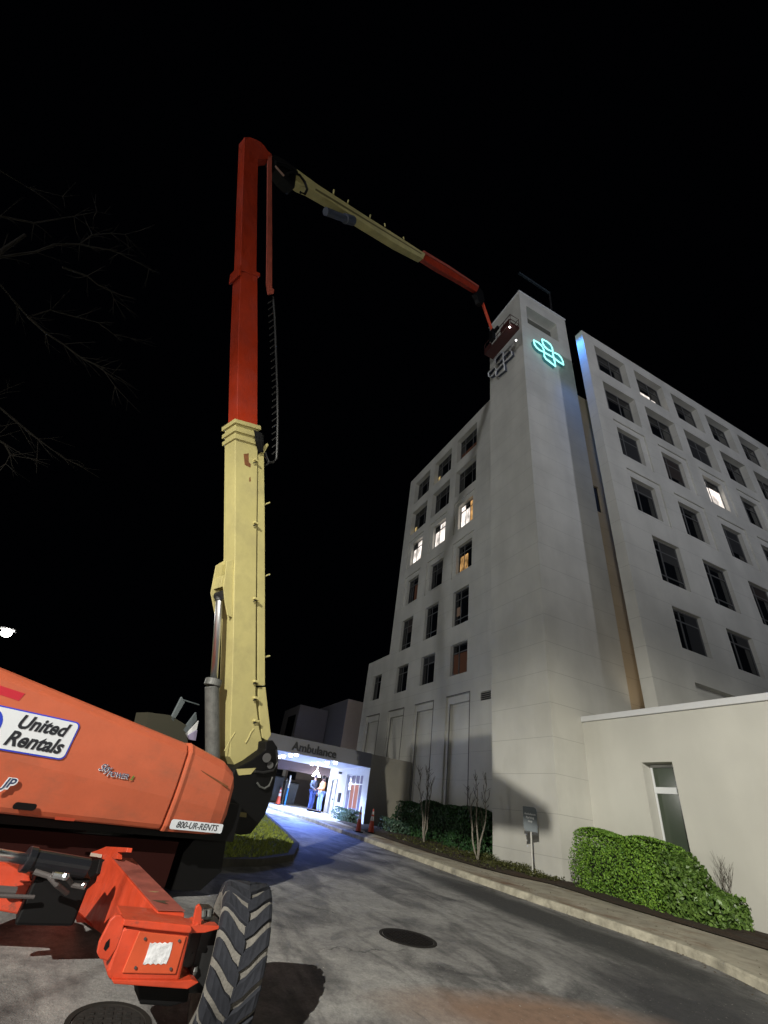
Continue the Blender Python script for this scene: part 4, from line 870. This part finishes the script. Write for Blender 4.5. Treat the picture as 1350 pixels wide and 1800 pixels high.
# red telescopes
W1 = .37
m = MB(); m.prism([T(*q, 1.33) for q in ((423, 478), (452.5, 478), (453, 600), (452.5, 752), (416.5, 745), (419, 600))], Nh*W1); r1 = m.build('tower_boom_middle', RED, lift, bevel=.01)
m = MB(); c = [T(422, 465, 1.31), T(457.5, 480, 1.31), T(457.5, 486, 1.31), T(421, 474, 1.31)]; m.prism(c, Nh*(W1+.04)); m.prism([p-Lh*0 for p in (T(421, 466, 1.30), T(424, 466, 1.30), T(424, 484, 1.30), T(419, 484, 1.30))], Nh*(W1+.08)); m.build('boom_collar', RED, r1, bevel=.01)
m = MB(); m.prism([T(*q, 1.36) for q in ((430, 241), (440, 241), (449, 244.5), (458, 249), (464, 255), (471, 265), (478, 271), (475, 279), (469, 280), (454, 281), (452.5, 343), (451, 480), (422.5, 480), (426.5, 343))], Nh*.31); r2 = m.build('tower_boom_fly', RED, lift, bevel=.01)
m = MB(); m.prism([T(*q, 1.36) for q in ((471, 274), (478, 273), (478.5, 400), (478.5, 505), (469, 498), (470, 400))], Nh*.05); st = m.build('stay_rod', PINKRED, lift, bevel=.006)
m = MB(); m.prism([T(*q, 1.38) for q in ((469, 498), (478, 505), (482, 509), (481, 516), (472, 517))], Nh*.05); m.build('stay_bracket', PINKRED, st)
# hose carrier (rail with rungs)
m = MB(); rail = [(480, 522), (483, 560), (485, 620), (487.5, 690), (488, 740), (487, 790), (486, 806), (480, 813), (472, 812), (468, 802), (466, 795)]
m.tube([T(*q, 1.45) for q in rail], .032, 8)
m.tube([T(*q, 1.62) for q in rail[:-3]], .024, 8)
hc = m.build('hose_carrier', CHAIN, lift)
y = 530
while y < 800:
    m = MB(); xr = 480+8*min(1, (y-522)/150); m.tube([T(xr, y-3, 1.45), T(xr-9.5, y+3.5, 1.5)], .016, 5); m.tube([T(xr, y-3, 1.46), T(xr, y-3, 1.62)], .014, 5); m.build('carrier_rung', CHAIN, hc); y += 11.5+random.uniform(-1, 1)
m = MB(); m.tube([T(478, 811, 1.45), T(467, 818, 1.45)], .02, 6); m.build('carrier_rung', CHAIN, hc)
# main boom
m = MB(); m.prism([T(*q, 1.42) for q in ((522, 297), (560, 325), (640, 377), (700, 415), (748, 446), (744, 455), (700, 431), (640, 393), (585, 356), (548, 334), (530, 326), (518, 316), (517, 308))], Nh*.34); mb = m.build('main_boom_base', CREAM, lift, bevel=.01)
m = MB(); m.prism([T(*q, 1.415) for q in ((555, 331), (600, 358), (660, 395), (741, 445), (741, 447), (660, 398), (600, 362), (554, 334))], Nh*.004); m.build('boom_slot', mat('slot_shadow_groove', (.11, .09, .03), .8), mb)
m = MB()
for a, b in (((586, 342), (587, 334)), ((611, 357), (612.5, 352)), ((650, 383), (651, 378)), ((677, 398), (676, 393)), ((710, 421), (709, 417))): m.tube([T(*a, 1.5), T(*b, 1.5)], .035, 6)
m.build('guide_peg', CREAM, mb)
m = MB(); m.tube([T(*q, 1.36) for q in ((505, 306), (515, 303), (527, 308), (536, 320), (540, 333), (536, 341), (528, 338))], .045, 8); m.tube([T(*q, 1.36) for q in ((484, 286), (500, 290), (514, 298), (522, 304))], .06, 8); m.build('hose_loop', BLACK, mb)
m = MB(); m.prism([T(*q, 1.4) for q in ((478, 274), (484, 272), (500, 281), (522, 296), (518, 330), (508, 322), (498, 312), (486, 296))], Nh*.4); m.build('boom_knuckle', BLACK, lift, bevel=.01)
m = MB(); m.tube([T(484, 292, 1.36), T(499, 309, 1.36)], .035, 8); m.build('link_rod', mat('link_grey', (.25, .16, .13), .5), lift)
m = MB(); m.tube([T(572, 372, 1.45), T(608, 385, 1.45)], .14, 12); m.tube([T(606, 384, 1.45), T(620, 388, 1.45)], .19, 12); m.tube([T(572, 366, 1.6), T(606, 380, 1.6)], .06, 8); m.build('jib_valve_tank', mat('blue_black_cylinder', (.06, .07, .1), .5), mb, bevel=.01)
m = MB(); m.prism([T(*q, 1.46) for q in ((740, 441), (748, 446), (790, 470), (842, 506), (838, 513), (800, 490), (770, 473), (744, 456))], Nh*.24); mf = m.build('main_boom_fly', RED, lift, bevel=.01)
m = MB(); m.prism([T(*q, 1.43) for q in ((745, 440), (790, 467), (842, 502), (842, 505), (790, 471), (745, 444))], Nh*.12); m.build('fly_rail', PINKRED, mf)
m = MB(); m.prism([T(*q, 1.46) for q in ((836, 516), (842, 505), (849, 512), (852, 528), (848, 536), (843, 532), (840, 524))], Nh*.3); m.build('jib_knuckle', BLACK, lift)
JA = T(847, 530, 1.58)
# basket
bx0 = onx(858, 607, 12.35); bx1 = onx(912, 597, 12.35)
BC = V((12.2, (bx0.y+bx1.y)/2, (bx0.z+bx1.z)/2)); ly = abs(bx0.y-bx1.y)/2*.88
JB = V((11.75, BC.y+.25, BC.z+.95))
m = MB(); m.tube([JA, JB], [.11, .10], 6); m.tube([JA+V((0, .12, .22)), JB+V((0, .12, .22))], .035, 6); m.build('jib', ORANGE2, lift)
m = MB(); m.obox((BC.x-.55, BC.y+.2, BC.z+.55), (.14, 0, 0), (0, .2, 0), (0, 0, .55)); m.obox((BC.x-.5, BC.y-.05, BC.z+.8), (.1, 0, 0), (0, .35, 0), (0, 0, .14)); m.build('basket_rotator', BLACK, lift, bevel=.03)
x0, x1, y0, y1, zb = BC.x-.30, BC.x+.42, BC.y-ly, BC.y+ly, BC.z
m = MB(); m.box(x0, x1, y0, y1, zb-.05, zb+.02); m.box(x0, x0+.02, y0+.02, y1-.02, zb+.02, zb+.12); m.box(x1-.02, x1, y0+.02, y1-.02, zb+.02, zb+.24); m.box(x0+.02, x1-.02, y0, y0+.02, zb+.02, zb+.24)
m.box(x0+.02, x1-.02, y1-.02, y1, zb+.02, zb+.24)
bk = m.build('basket_floor', BASKET, lift)
m = MB()
for z in (zb+.55, zb+1.1):
    m.tube([(x0, y0, z), (x1, y0, z), (x1, y1, z), (x0, y1, z), (x0, y0, z)], .028, 6)
for xx in (x0, x1):
    for k in range(5): yy = y0+(y1-y0)*k/4; m.tube([(xx, yy, zb), (xx, yy, zb+1.1)], .022, 6)
m.build('railing', BASKET, bk)
m = MB(); m.box(x0-.03, x0, y0+.1, y0+1.0, zb+.15, zb+.7); m.build('toe_panel', BASKET, bk); m = MB(); m.box(x0-.03, x0, y1-.8, y1-.05, zb-.1, zb+.5); m.build('toe_panel', BASKET, bk)
for q, e in ((onx(896, 575, BC.x-.3), 40), (onx(907, 598, BC.x-.4), 14)):
    m = MB(); m.sphere(q, .05, 8); m.build('work_light', emis('work_light_glow', (1, .97, .95), e), bk)
m = MB(); m.box(x1-.2, x1-.03, BC.y-.35, BC.y+.35, zb+.95, zb+1.2); m.build('control_panel', DARK, bk)
# things on the far side of the turntable
def F(px, py, n=2.4): return onpl(px, py, H(0, 0, n), Nh)
m = MB(); m.prism([F(*q) for q in ((254, 1285), (261, 1252), (298, 1257), (330, 1276), (330, 1310), (250, 1310))], Nh*.5); m.build('far_cover', mat('dark_olive_cover', (.035, .034, .022), .7), lift)
m = MB(); m.prism([F(*q) for q in ((301, 1263), (320, 1225), (325, 1234), (305, 1268))], Nh*.06); m.tube([F(321, 1230), F(350, 1239)], .012, 6); m.prism([F(*q) for q in ((322, 1283), (345, 1252), (346, 1266), (327, 1288))], Nh*.05); m.build('open_cover_frame', mat('frame_grey_blue', (.10, .12, .13), .4), lift)
m = MB(); m.prism([F(*q) for q in ((326, 1290), (349, 1267), (346, 1282), (329, 1297))], Nh*.05); m.build('manual_box', WHITE, lift)
m = MB(); m.prism([F(*q, 2.3) for q in ((331, 1293), (347, 1283), (344, 1302), (334, 1300))], Nh*.05); m.build('control_box', mat('lilac_grey', (.28, .25, .38), .5), lift)
# chassis
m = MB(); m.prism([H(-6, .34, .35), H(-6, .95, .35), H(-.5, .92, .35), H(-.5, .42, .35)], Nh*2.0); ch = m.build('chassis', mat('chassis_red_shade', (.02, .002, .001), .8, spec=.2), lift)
m = MB(); m.tube([H(-1.6, .9, 1.2), H(-1.6, 1.04, 1.2)], .75, 28); m.build('slew_ring', DARK, lift)
# axle beam: from far upper left to the near box
A1 = at(277, 1603, 4.8); A2 = at(197, 1508, 6.6); ad = V((A1.x-A2.x, A1.y-A2.y, 0)).normalized(); an = V((-ad.y, ad.x, 0))
def A(px, py): return onpl(px, py, A1, an)
ex = V((math.sin(math.radians(80)), math.cos(math.radians(80)), 0))
side = [(197, 1509), (233, 1553), (277, 1603), (274, 1628), (256, 1650), (215, 1650), (178, 1642), (150, 1622), (128, 1612), (128, 1585), (150, 1566), (168, 1550), (172, 1535), (172, 1522), (186, 1510)]
m = MB(); m.prism([A(*q) for q in side], ex*.21); ax = m.build('axle_beam', ORANGE2, lift, bevel=.008)
m = MB(); m.prism([A(*q)+ex*.0+UP*.003 for q in ((196, 1507), (277, 1601.5))]+[A(277, 1601.5)+ex*.21+UP*.003, A(196, 1507)+ex*.21+UP*.003], UP*.004); m.build('axle_top_plate', mat('dusty_red_top', (.33, .08, .06), .7, noise=(6, .4)), ax)
q1 = A(262, 1585); 
m = MB(); cpt = A(250, 1570)+ex*.1+UP*.009; m.add([cpt+ad*a+ex*b for a, b in ((-.16, -.05), (-.10, .02), (-.04, .05), (-.0, .0), (-.05, -.06), (-.12, -.08))], [[0, 1, 2, 3, 4, 5]]); m.build('mud_patch', mat('dried_mud', (.35, .25, .12), .9), ax)
m = MB(); cpt = A(262, 1585)+ex*.1+UP*.010; m.add([cpt+ad*a+ex*b for a, b in ((-.07, -.07), (-.03, -.01), (.0, .07), (.03, .01), (.12, .02), (.05, -.05), (.0, -.08))], [[0, 1, 2, 3, 4, 5, 6]]); m.build('paint_wear', mat('dark_wear', (.06, .04, .02), .9), ax)
m = MB(); m.sphere(A(243, 1602)-an*0, .02, 8); m.build('grease_fitting', GREY, ax)
# top hook plates near the far end
m = MB(); m.prism([A(*q) for q in ((172, 1494), (186, 1488), (224, 1490), (222, 1498), (206, 1498), (206, 1510), (186, 1512), (158, 1506), (160, 1498))], ex*.05); m.build('lock_plate', ORANGE2, lift, bevel=.004)
m = MB(); m.prism([A(*q)-an*0+ex*-.02 for q in ((163, 1499), (181, 1502), (180, 1508), (161, 1505))], ex*.01); m.build('lock_label', mat('worn_label', (.45, .35, .3), .6), lift)
# box at the beam end
B1 = at(262, 1680, 4.55); bw = V((math.sin(math.radians(82)), math.cos(math.radians(82)), 0)); bn = V((-bw.y, bw.x, 0))
def Bp(px, py, n=0): return onpl(px, py, B1+bn*n, bn)
m = MB(); m.prism([Bp(*q) for q in ((232, 1627), (335, 1639), (315, 1727), (200, 1726), (190, 1720), (188, 1708), (214, 1632))], bn*.30); box_ = m.build('axle_box', ORANGE2, lift, bevel=.018)
m = MB(); m.prism([Bp(*q, -.012) for q in ((245, 1637), (328, 1646), (309, 1713), (214, 1711))], bn*.014); m.build('cover_plate', mat('orange_cover_plate', (.58, .085, .03), .45, noise=(4, .2)), box_, bevel=.006)
zz = [(264, 1657)]
for k in range(1, 9): zz.append((264+39*k/9, 1657+(1.7 if k % 2 else -.6)))
zz += [(303.5, 1657)]; zz += [(301.5, 1668), (297.5, 1682), (292, 1695)]
for k in range(1, 9): zz.append((292-41*k/9, 1695+(-1.6 if k % 2 else .8)))
zz += [(251, 1695), (257, 1680), (261, 1667)]
m = MB(); m.prism([Bp(*q, -.016) for q in zz], bn*.003); m.build('white_sticker', REFL, box_)
m = MB()
for q in ((255, 1650), (315, 1653.5), (238, 1701), (300, 1703)): m.tube([Bp(*q, -.022), Bp(*q, .0)], .009, 8)
m.build('bolt', DARK, box_)
# flange plates
m = MB(); m.prism([Bp(*q, -.03) for q in ((218, 1616), (262, 1619), (336, 1627), (338, 1634), (334, 1641), (262, 1634), (216, 1627))], bn*.42); m.build('top_flange', ORANGE2, lift, bevel=.006)
m = MB(); m.prism([Bp(*q, .04) for q in ((322, 1624), (344, 1626), (349, 1622), (352, 1626), (386, 1628), (386, 1633), (360, 1640), (334, 1641))], bn*.2); m.prism([Bp(*q, .06) for q in ((338, 1627), (345, 1594), (351, 1589), (355, 1596), (354, 1636), (344, 1634))], bn*.03); m.build('steer_bracket', ORANGE2, lift, bevel=.005)
m = MB(); m.prism([Bp(*q, -.02) for q in ((196, 1722), (316, 1724), (338, 1722), (350, 1727), (330, 1739), (200, 1730))], bn*.3); m.build('bottom_flange', ORANGE2, lift, bevel=.006)
# tie-down loop at the left of the box
outer = [(193, 1618), (202, 1609), (213, 1608), (220, 1616), (216, 1640), (205, 1668), (190, 1690), (176, 1686), (170, 1676), (174, 1656)]
m = MB(); m.prism([Bp(*q, .0) for q in outer], bn*.035); lo = m.build('tie_down_loop', ORANGE2, lift, bevel=.008)
m = MB(); m.prism([Bp(*q, -.003) for q in ((186, 1657), (193, 1650), (192, 1664), (185, 1672), (182, 1668))], bn*.003); m.build('loop_hole', BLACK, lo)
m = MB(); m.tube([Bp(248, 1615, .1), Bp(248, 1622, .1)], .03, 10); m.build('pin_head', GREY, box_)
m = MB(); m.prism([Bp(*q, .12) for q in ((242, 1732), (334, 1736), (330, 1762), (300, 1770), (246, 1766))], bn*.25); m.build('box_shade_block', BLACK, lift, bevel=.01)  # black block puts in the box's shadow together with the lower knuckle
# knuckle, hub
KN = at(352, 1672, 4.95)
m = MB(); m.obox(KN, ex*.07, bn*.12, UP*.2); m.obox(at(357, 1612, 5.1), ex*.05, bn*.08, UP*.07); m.tube([at(340, 1690, 4.9), at(380, 1655, 5.0)], .06, 10); m.build('steering_knuckle', DARK, lift, bevel=.01)
m = MB(); m.tube([at(358, 1600, 4.95), at(356, 1622, 4.95)], .022, 8); m.build('knuckle_bolt', GREY, lift); m = MB(); m.tube([at(368, 1598, 4.98), at(366, 1622, 4.98)], .022, 8); m.build('knuckle_bolt', GREY, lift); m = MB(); m.sphere(at(341, 1706, 4.8), .03, 8); m.build('grease_cap', GREY, lift)
# steer cylinder
s1, s2 = at(46, 1510, 5.6), at(152, 1527, 5.75)
m = MB(); m.tube([s1, s2], .078, 20); m.tube([s1-(s2-s1)*.02, s1+(s2-s1)*.1], .09, 20); sc2 = m.build('axle_cylinder', mat('black_gloss_cylinder', (.014, .015, .019), .3), lift, smooth=False, bevel=.006)
m = MB(); m.tube([at(-60, 1494, 5.45), s1], .04, 16); m.build('axle_cylinder_rod', CHROME, lift, smooth=True)
m = MB(); m.prism([A(*q)-ex*.04 for q in ((152, 1515), (182, 1510), (176, 1536), (160, 1546), (148, 1540))], ex*.2); m.build('cylinder_mount', BLACK, lift, bevel=.01)
# orange chassis ends at far left
PL = at(30, 1570, 5.9)
def Cc(px, py, n=0): return onpl(px, py, PL+bn*n, bn)
m = MB(); m.prism([Cc(*q) for q in ((-120, 1500), (0, 1510), (52, 1540), (56, 1558), (38, 1585), (66, 1592), (70, 1605), (55, 1612), (0, 1602), (-120, 1585))], bn*.35); m.build('chassis_end', ORANGE2, lift, bevel=.012)
m = MB(); m.prism([Cc(*q, .2) for q in ((92, 1594), (132, 1600), (165, 1632), (150, 1622), (135, 1622), (132, 1612), (95, 1604))], bn*.12); m.build('axle_lug', ORANGE2, lift, bevel=.006); m = MB(); m.prism([Cc(*q, -.1) for q in ((34, 1550), (80, 1554), (84, 1558), (60, 1560))], bn*.1); m.build('axle_lug', ORANGE2, lift, bevel=.006); m = MB(); m.prism([Cc(*q, -.15) for q in ((116, 1548), (124, 1535), (140, 1537), (138, 1545), (128, 1560), (118, 1556))], bn*.08); m.build('axle_lug', ORANGE2, lift, bevel=.006)
m = MB(); m.tube([at(-60, 1562, 5.5), at(26, 1568, 5.6)], .035, 10); m.tube([at(-60, 1572, 5.5), at(60, 1577, 5.6)], .014, 8); m.tube([at(60, 1532, 5.4), at(86, 1540, 5.4), at(100, 1555, 5.4), at(118, 1570, 5.5)], .02, 8); m.tube([at(90, 1537, 5.4), at(118, 1542, 5.4), at(128, 1556, 5.4), at(150, 1560, 5.4)], .018, 8); m.build('hydraulic_hose', mat('dusty_hose', (.09, .08, .08), .5), lift)
m = MB(); m.tube([at(94, 1538, 5.35), at(112, 1541, 5.35)], .022, 8); m.sphere(at(115, 1541, 5.34), .03, 8); m.sphere(at(147, 1556, 5.3), .02, 8); m.build('hose_fitting', CHROME, lift)
m = MB(); m.obox(at(95, 1575, 5.9), ex*.22, bn*.2, UP*.16); m.build('steer_housing', BLACK, lift, bevel=.02)
# wheels: near wheel seen tread-on
def wheel(c, az, r=.455, w=.385):
    c = V(c); hd = V((math.sin(az), math.cos(az), 0)); sd = V((hd.y, -hd.x, 0))
    def R(th, x, rad): return c+sd*x+(-hd*math.cos(th)+UP*math.sin(th))*rad
    n = 56; prof = [(-w*.36, r*.60), (-w*.5, r*.68), (-w*.53, r*.82), (-w*.50, r*.93), (-w*.44, r*.962), (-w*.2, r*.972), (w*.2, r*.972), (w*.44, r*.962), (w*.50, r*.93), (w*.53, r*.82), (w*.5, r*.68), (w*.36, r*.60)]
    m = MB(); k = len(prof); vs = [R(2*math.pi*i/n, x, q) for i in range(n) for x, q in prof]
    m.add(vs, [[i*k+j, i*k+j+1, ((i+1)%n)*k+j+1, ((i+1)%n)*k+j] for i in range(n) for j in range(k-1)])
    wh = m.build('tyre', DUST, lift, smooth=True)
    m = MB(); NL = 17
    for s in (-1, 1):
        for i in range(NL):
            t0 = 2*math.pi*(i+(.5 if s > 0 else 0))/NL
            hw = math.pi/NL*.70; stations = [(-.02, -.06, .75), (.05, .0, 1), (.16, .055, 1), (.30, .18, 1.05), (.42, .27, 1.1), (.49, .31, 1.1), (.525, .33, 1.05)]
            rings = []
            for q, (xx, dt, ws) in enumerate(stations):
                x = s*xx*w; top_r = r*(1.03 if xx < .45 else (1.0 if xx < .5 else .90)); bot = r*(.955 if xx < .45 else (.93 if xx < .5 else .80)); th = t0+dt*1.0
                rings.append([R(th-hw*ws, x, bot), R(th-hw*ws*.86, x, top_r), R(th+hw*ws*.86, x, top_r), R(th+hw*ws, x, bot)])
            m.loft(rings)
    m.build('tread', LUG, wh, bevel=.006)
    m = MB()
    for s in (-1, 1):
        m.tube([c+sd*s*w*.18, c+sd*s*w*.36], [r*.52, r*.62], 32); m.tube([c+sd*s*w*.3, c+sd*s*w*.5], r*.2, 16)
    m.build('rim', RIM, wh); return wh
waz = math.radians(4.5)
wheel((1.235, 4.93, gz(4.9)+.455), waz)
wheel(tuple(H(-1.3, 0, 2.0)+UP*(gz(10)+.455)), math.radians(60))
m = MB(); m.prism([onpl(*q, H(0, 0, .45), Nh) for q in ((356, 1458), (400, 1460), (390, 1532), (352, 1566), (300, 1566), (322, 1500))], Nh*.9); m.build('frame_leg', BLACK, lift, bevel=.01)
wheel(tuple(H(-4.4, 0, 2.2)+UP*(gz(8)+.46)), math.radians(60))
wheel((-2.4, 5.6, gz(5.6)+.455), math.radians(30))
# ------------------------------------------------------------------ bare tree at upper left
D = 17.0
tr = empty('bare_tree', (at(-620, 900, D).x, at(-620, 900, D).y, 0), 'large leafless tree reaching in from the upper left, almost lost in the dark', 'tree')
BT = mat('grey_branch', (.019, .016, .012), .95, noise=(6, .5))
base = V((at(-620, 900, D).x, at(-620, 900, D).y, 0))
m = MB(); tp = [base, base+V((0, .1, 3)), base+V((.1, 0, 6)), base+V((.2, .1, 9.5)), base+V((.1, 0, 13)), base+V((.3, 0, 17))]; m.tube(tp, [.34, .28, .24, .18, .12, .05], 10); m.build('trunk', BT, tr)
brs = [[(0,452),(62,443),(95,430),(140,429),(162,413),(195,410),(220,412),(247,405)], [(140,429),(156,433),(191,439),(209,445),(235,458),(262,472)], [(110,470),(153,485),(173,501),(195,512),(200,525)], [(0,500),(27,532),(49,557),(89,545),(133,557),(173,567),(200,588),(229,594)],
       [(49,557),(80,585),(111,605),(142,628),(178,645),(202,679)], [(142,628),(165,640),(195,660)], [(-20,700),(31,743),(67,772),(91,790),(118,808)], [(0,380),(60,392),(130,380),(170,372)], [(-10,770),(8,780),(18,800),(10,815)], [(0,300),(50,330),(110,345)]]
rnd = random.Random(3); m = MB()
for bi, b in enumerate(brs):
    d0 = D+rnd.uniform(-1.2, 1.2); P3 = [at(x, y, d0+.12*k) for k, (x, y) in enumerate(b)]
    root = tp[4 if b[0][1] < 420 else 3 if b[0][1] < 600 else 2]
    if b[0][0] <= 0: P3 = [root, root+(P3[0]-root)*.5+V((0, 0, .3))]+P3
    n_ = len(P3); m.tube(P3, [.008+.05*(1-i/(n_-1)) if b[0][0] <= 0 else .01+.03*(1-i/(n_-1)) for i in range(n_)], 6)
    for i in range(1, n_):
        for _ in range(3):
            q = P3[i]; e = (P3[i]-P3[i-1]).normalized()+V((rnd.gauss(0, .5), rnd.gauss(0, .5), rnd.gauss(-.1, .5))); e = e.normalized()*rnd.uniform(.4, 1.3)
            mid = q+e*.5+V((0, 0, rnd.gauss(0, .06))); m.tube([q, mid, q+e], [.014, .009, .004], 4); e3 = e*.4+V((rnd.gauss(0, .2), rnd.gauss(0, .2), rnd.gauss(0, .2))); m.tube([mid, mid+e3], [.007, .003], 4)
m.build('branches', BT, tr)
for o in bpy.data.objects:
    if '_L' in o: del o['_L']
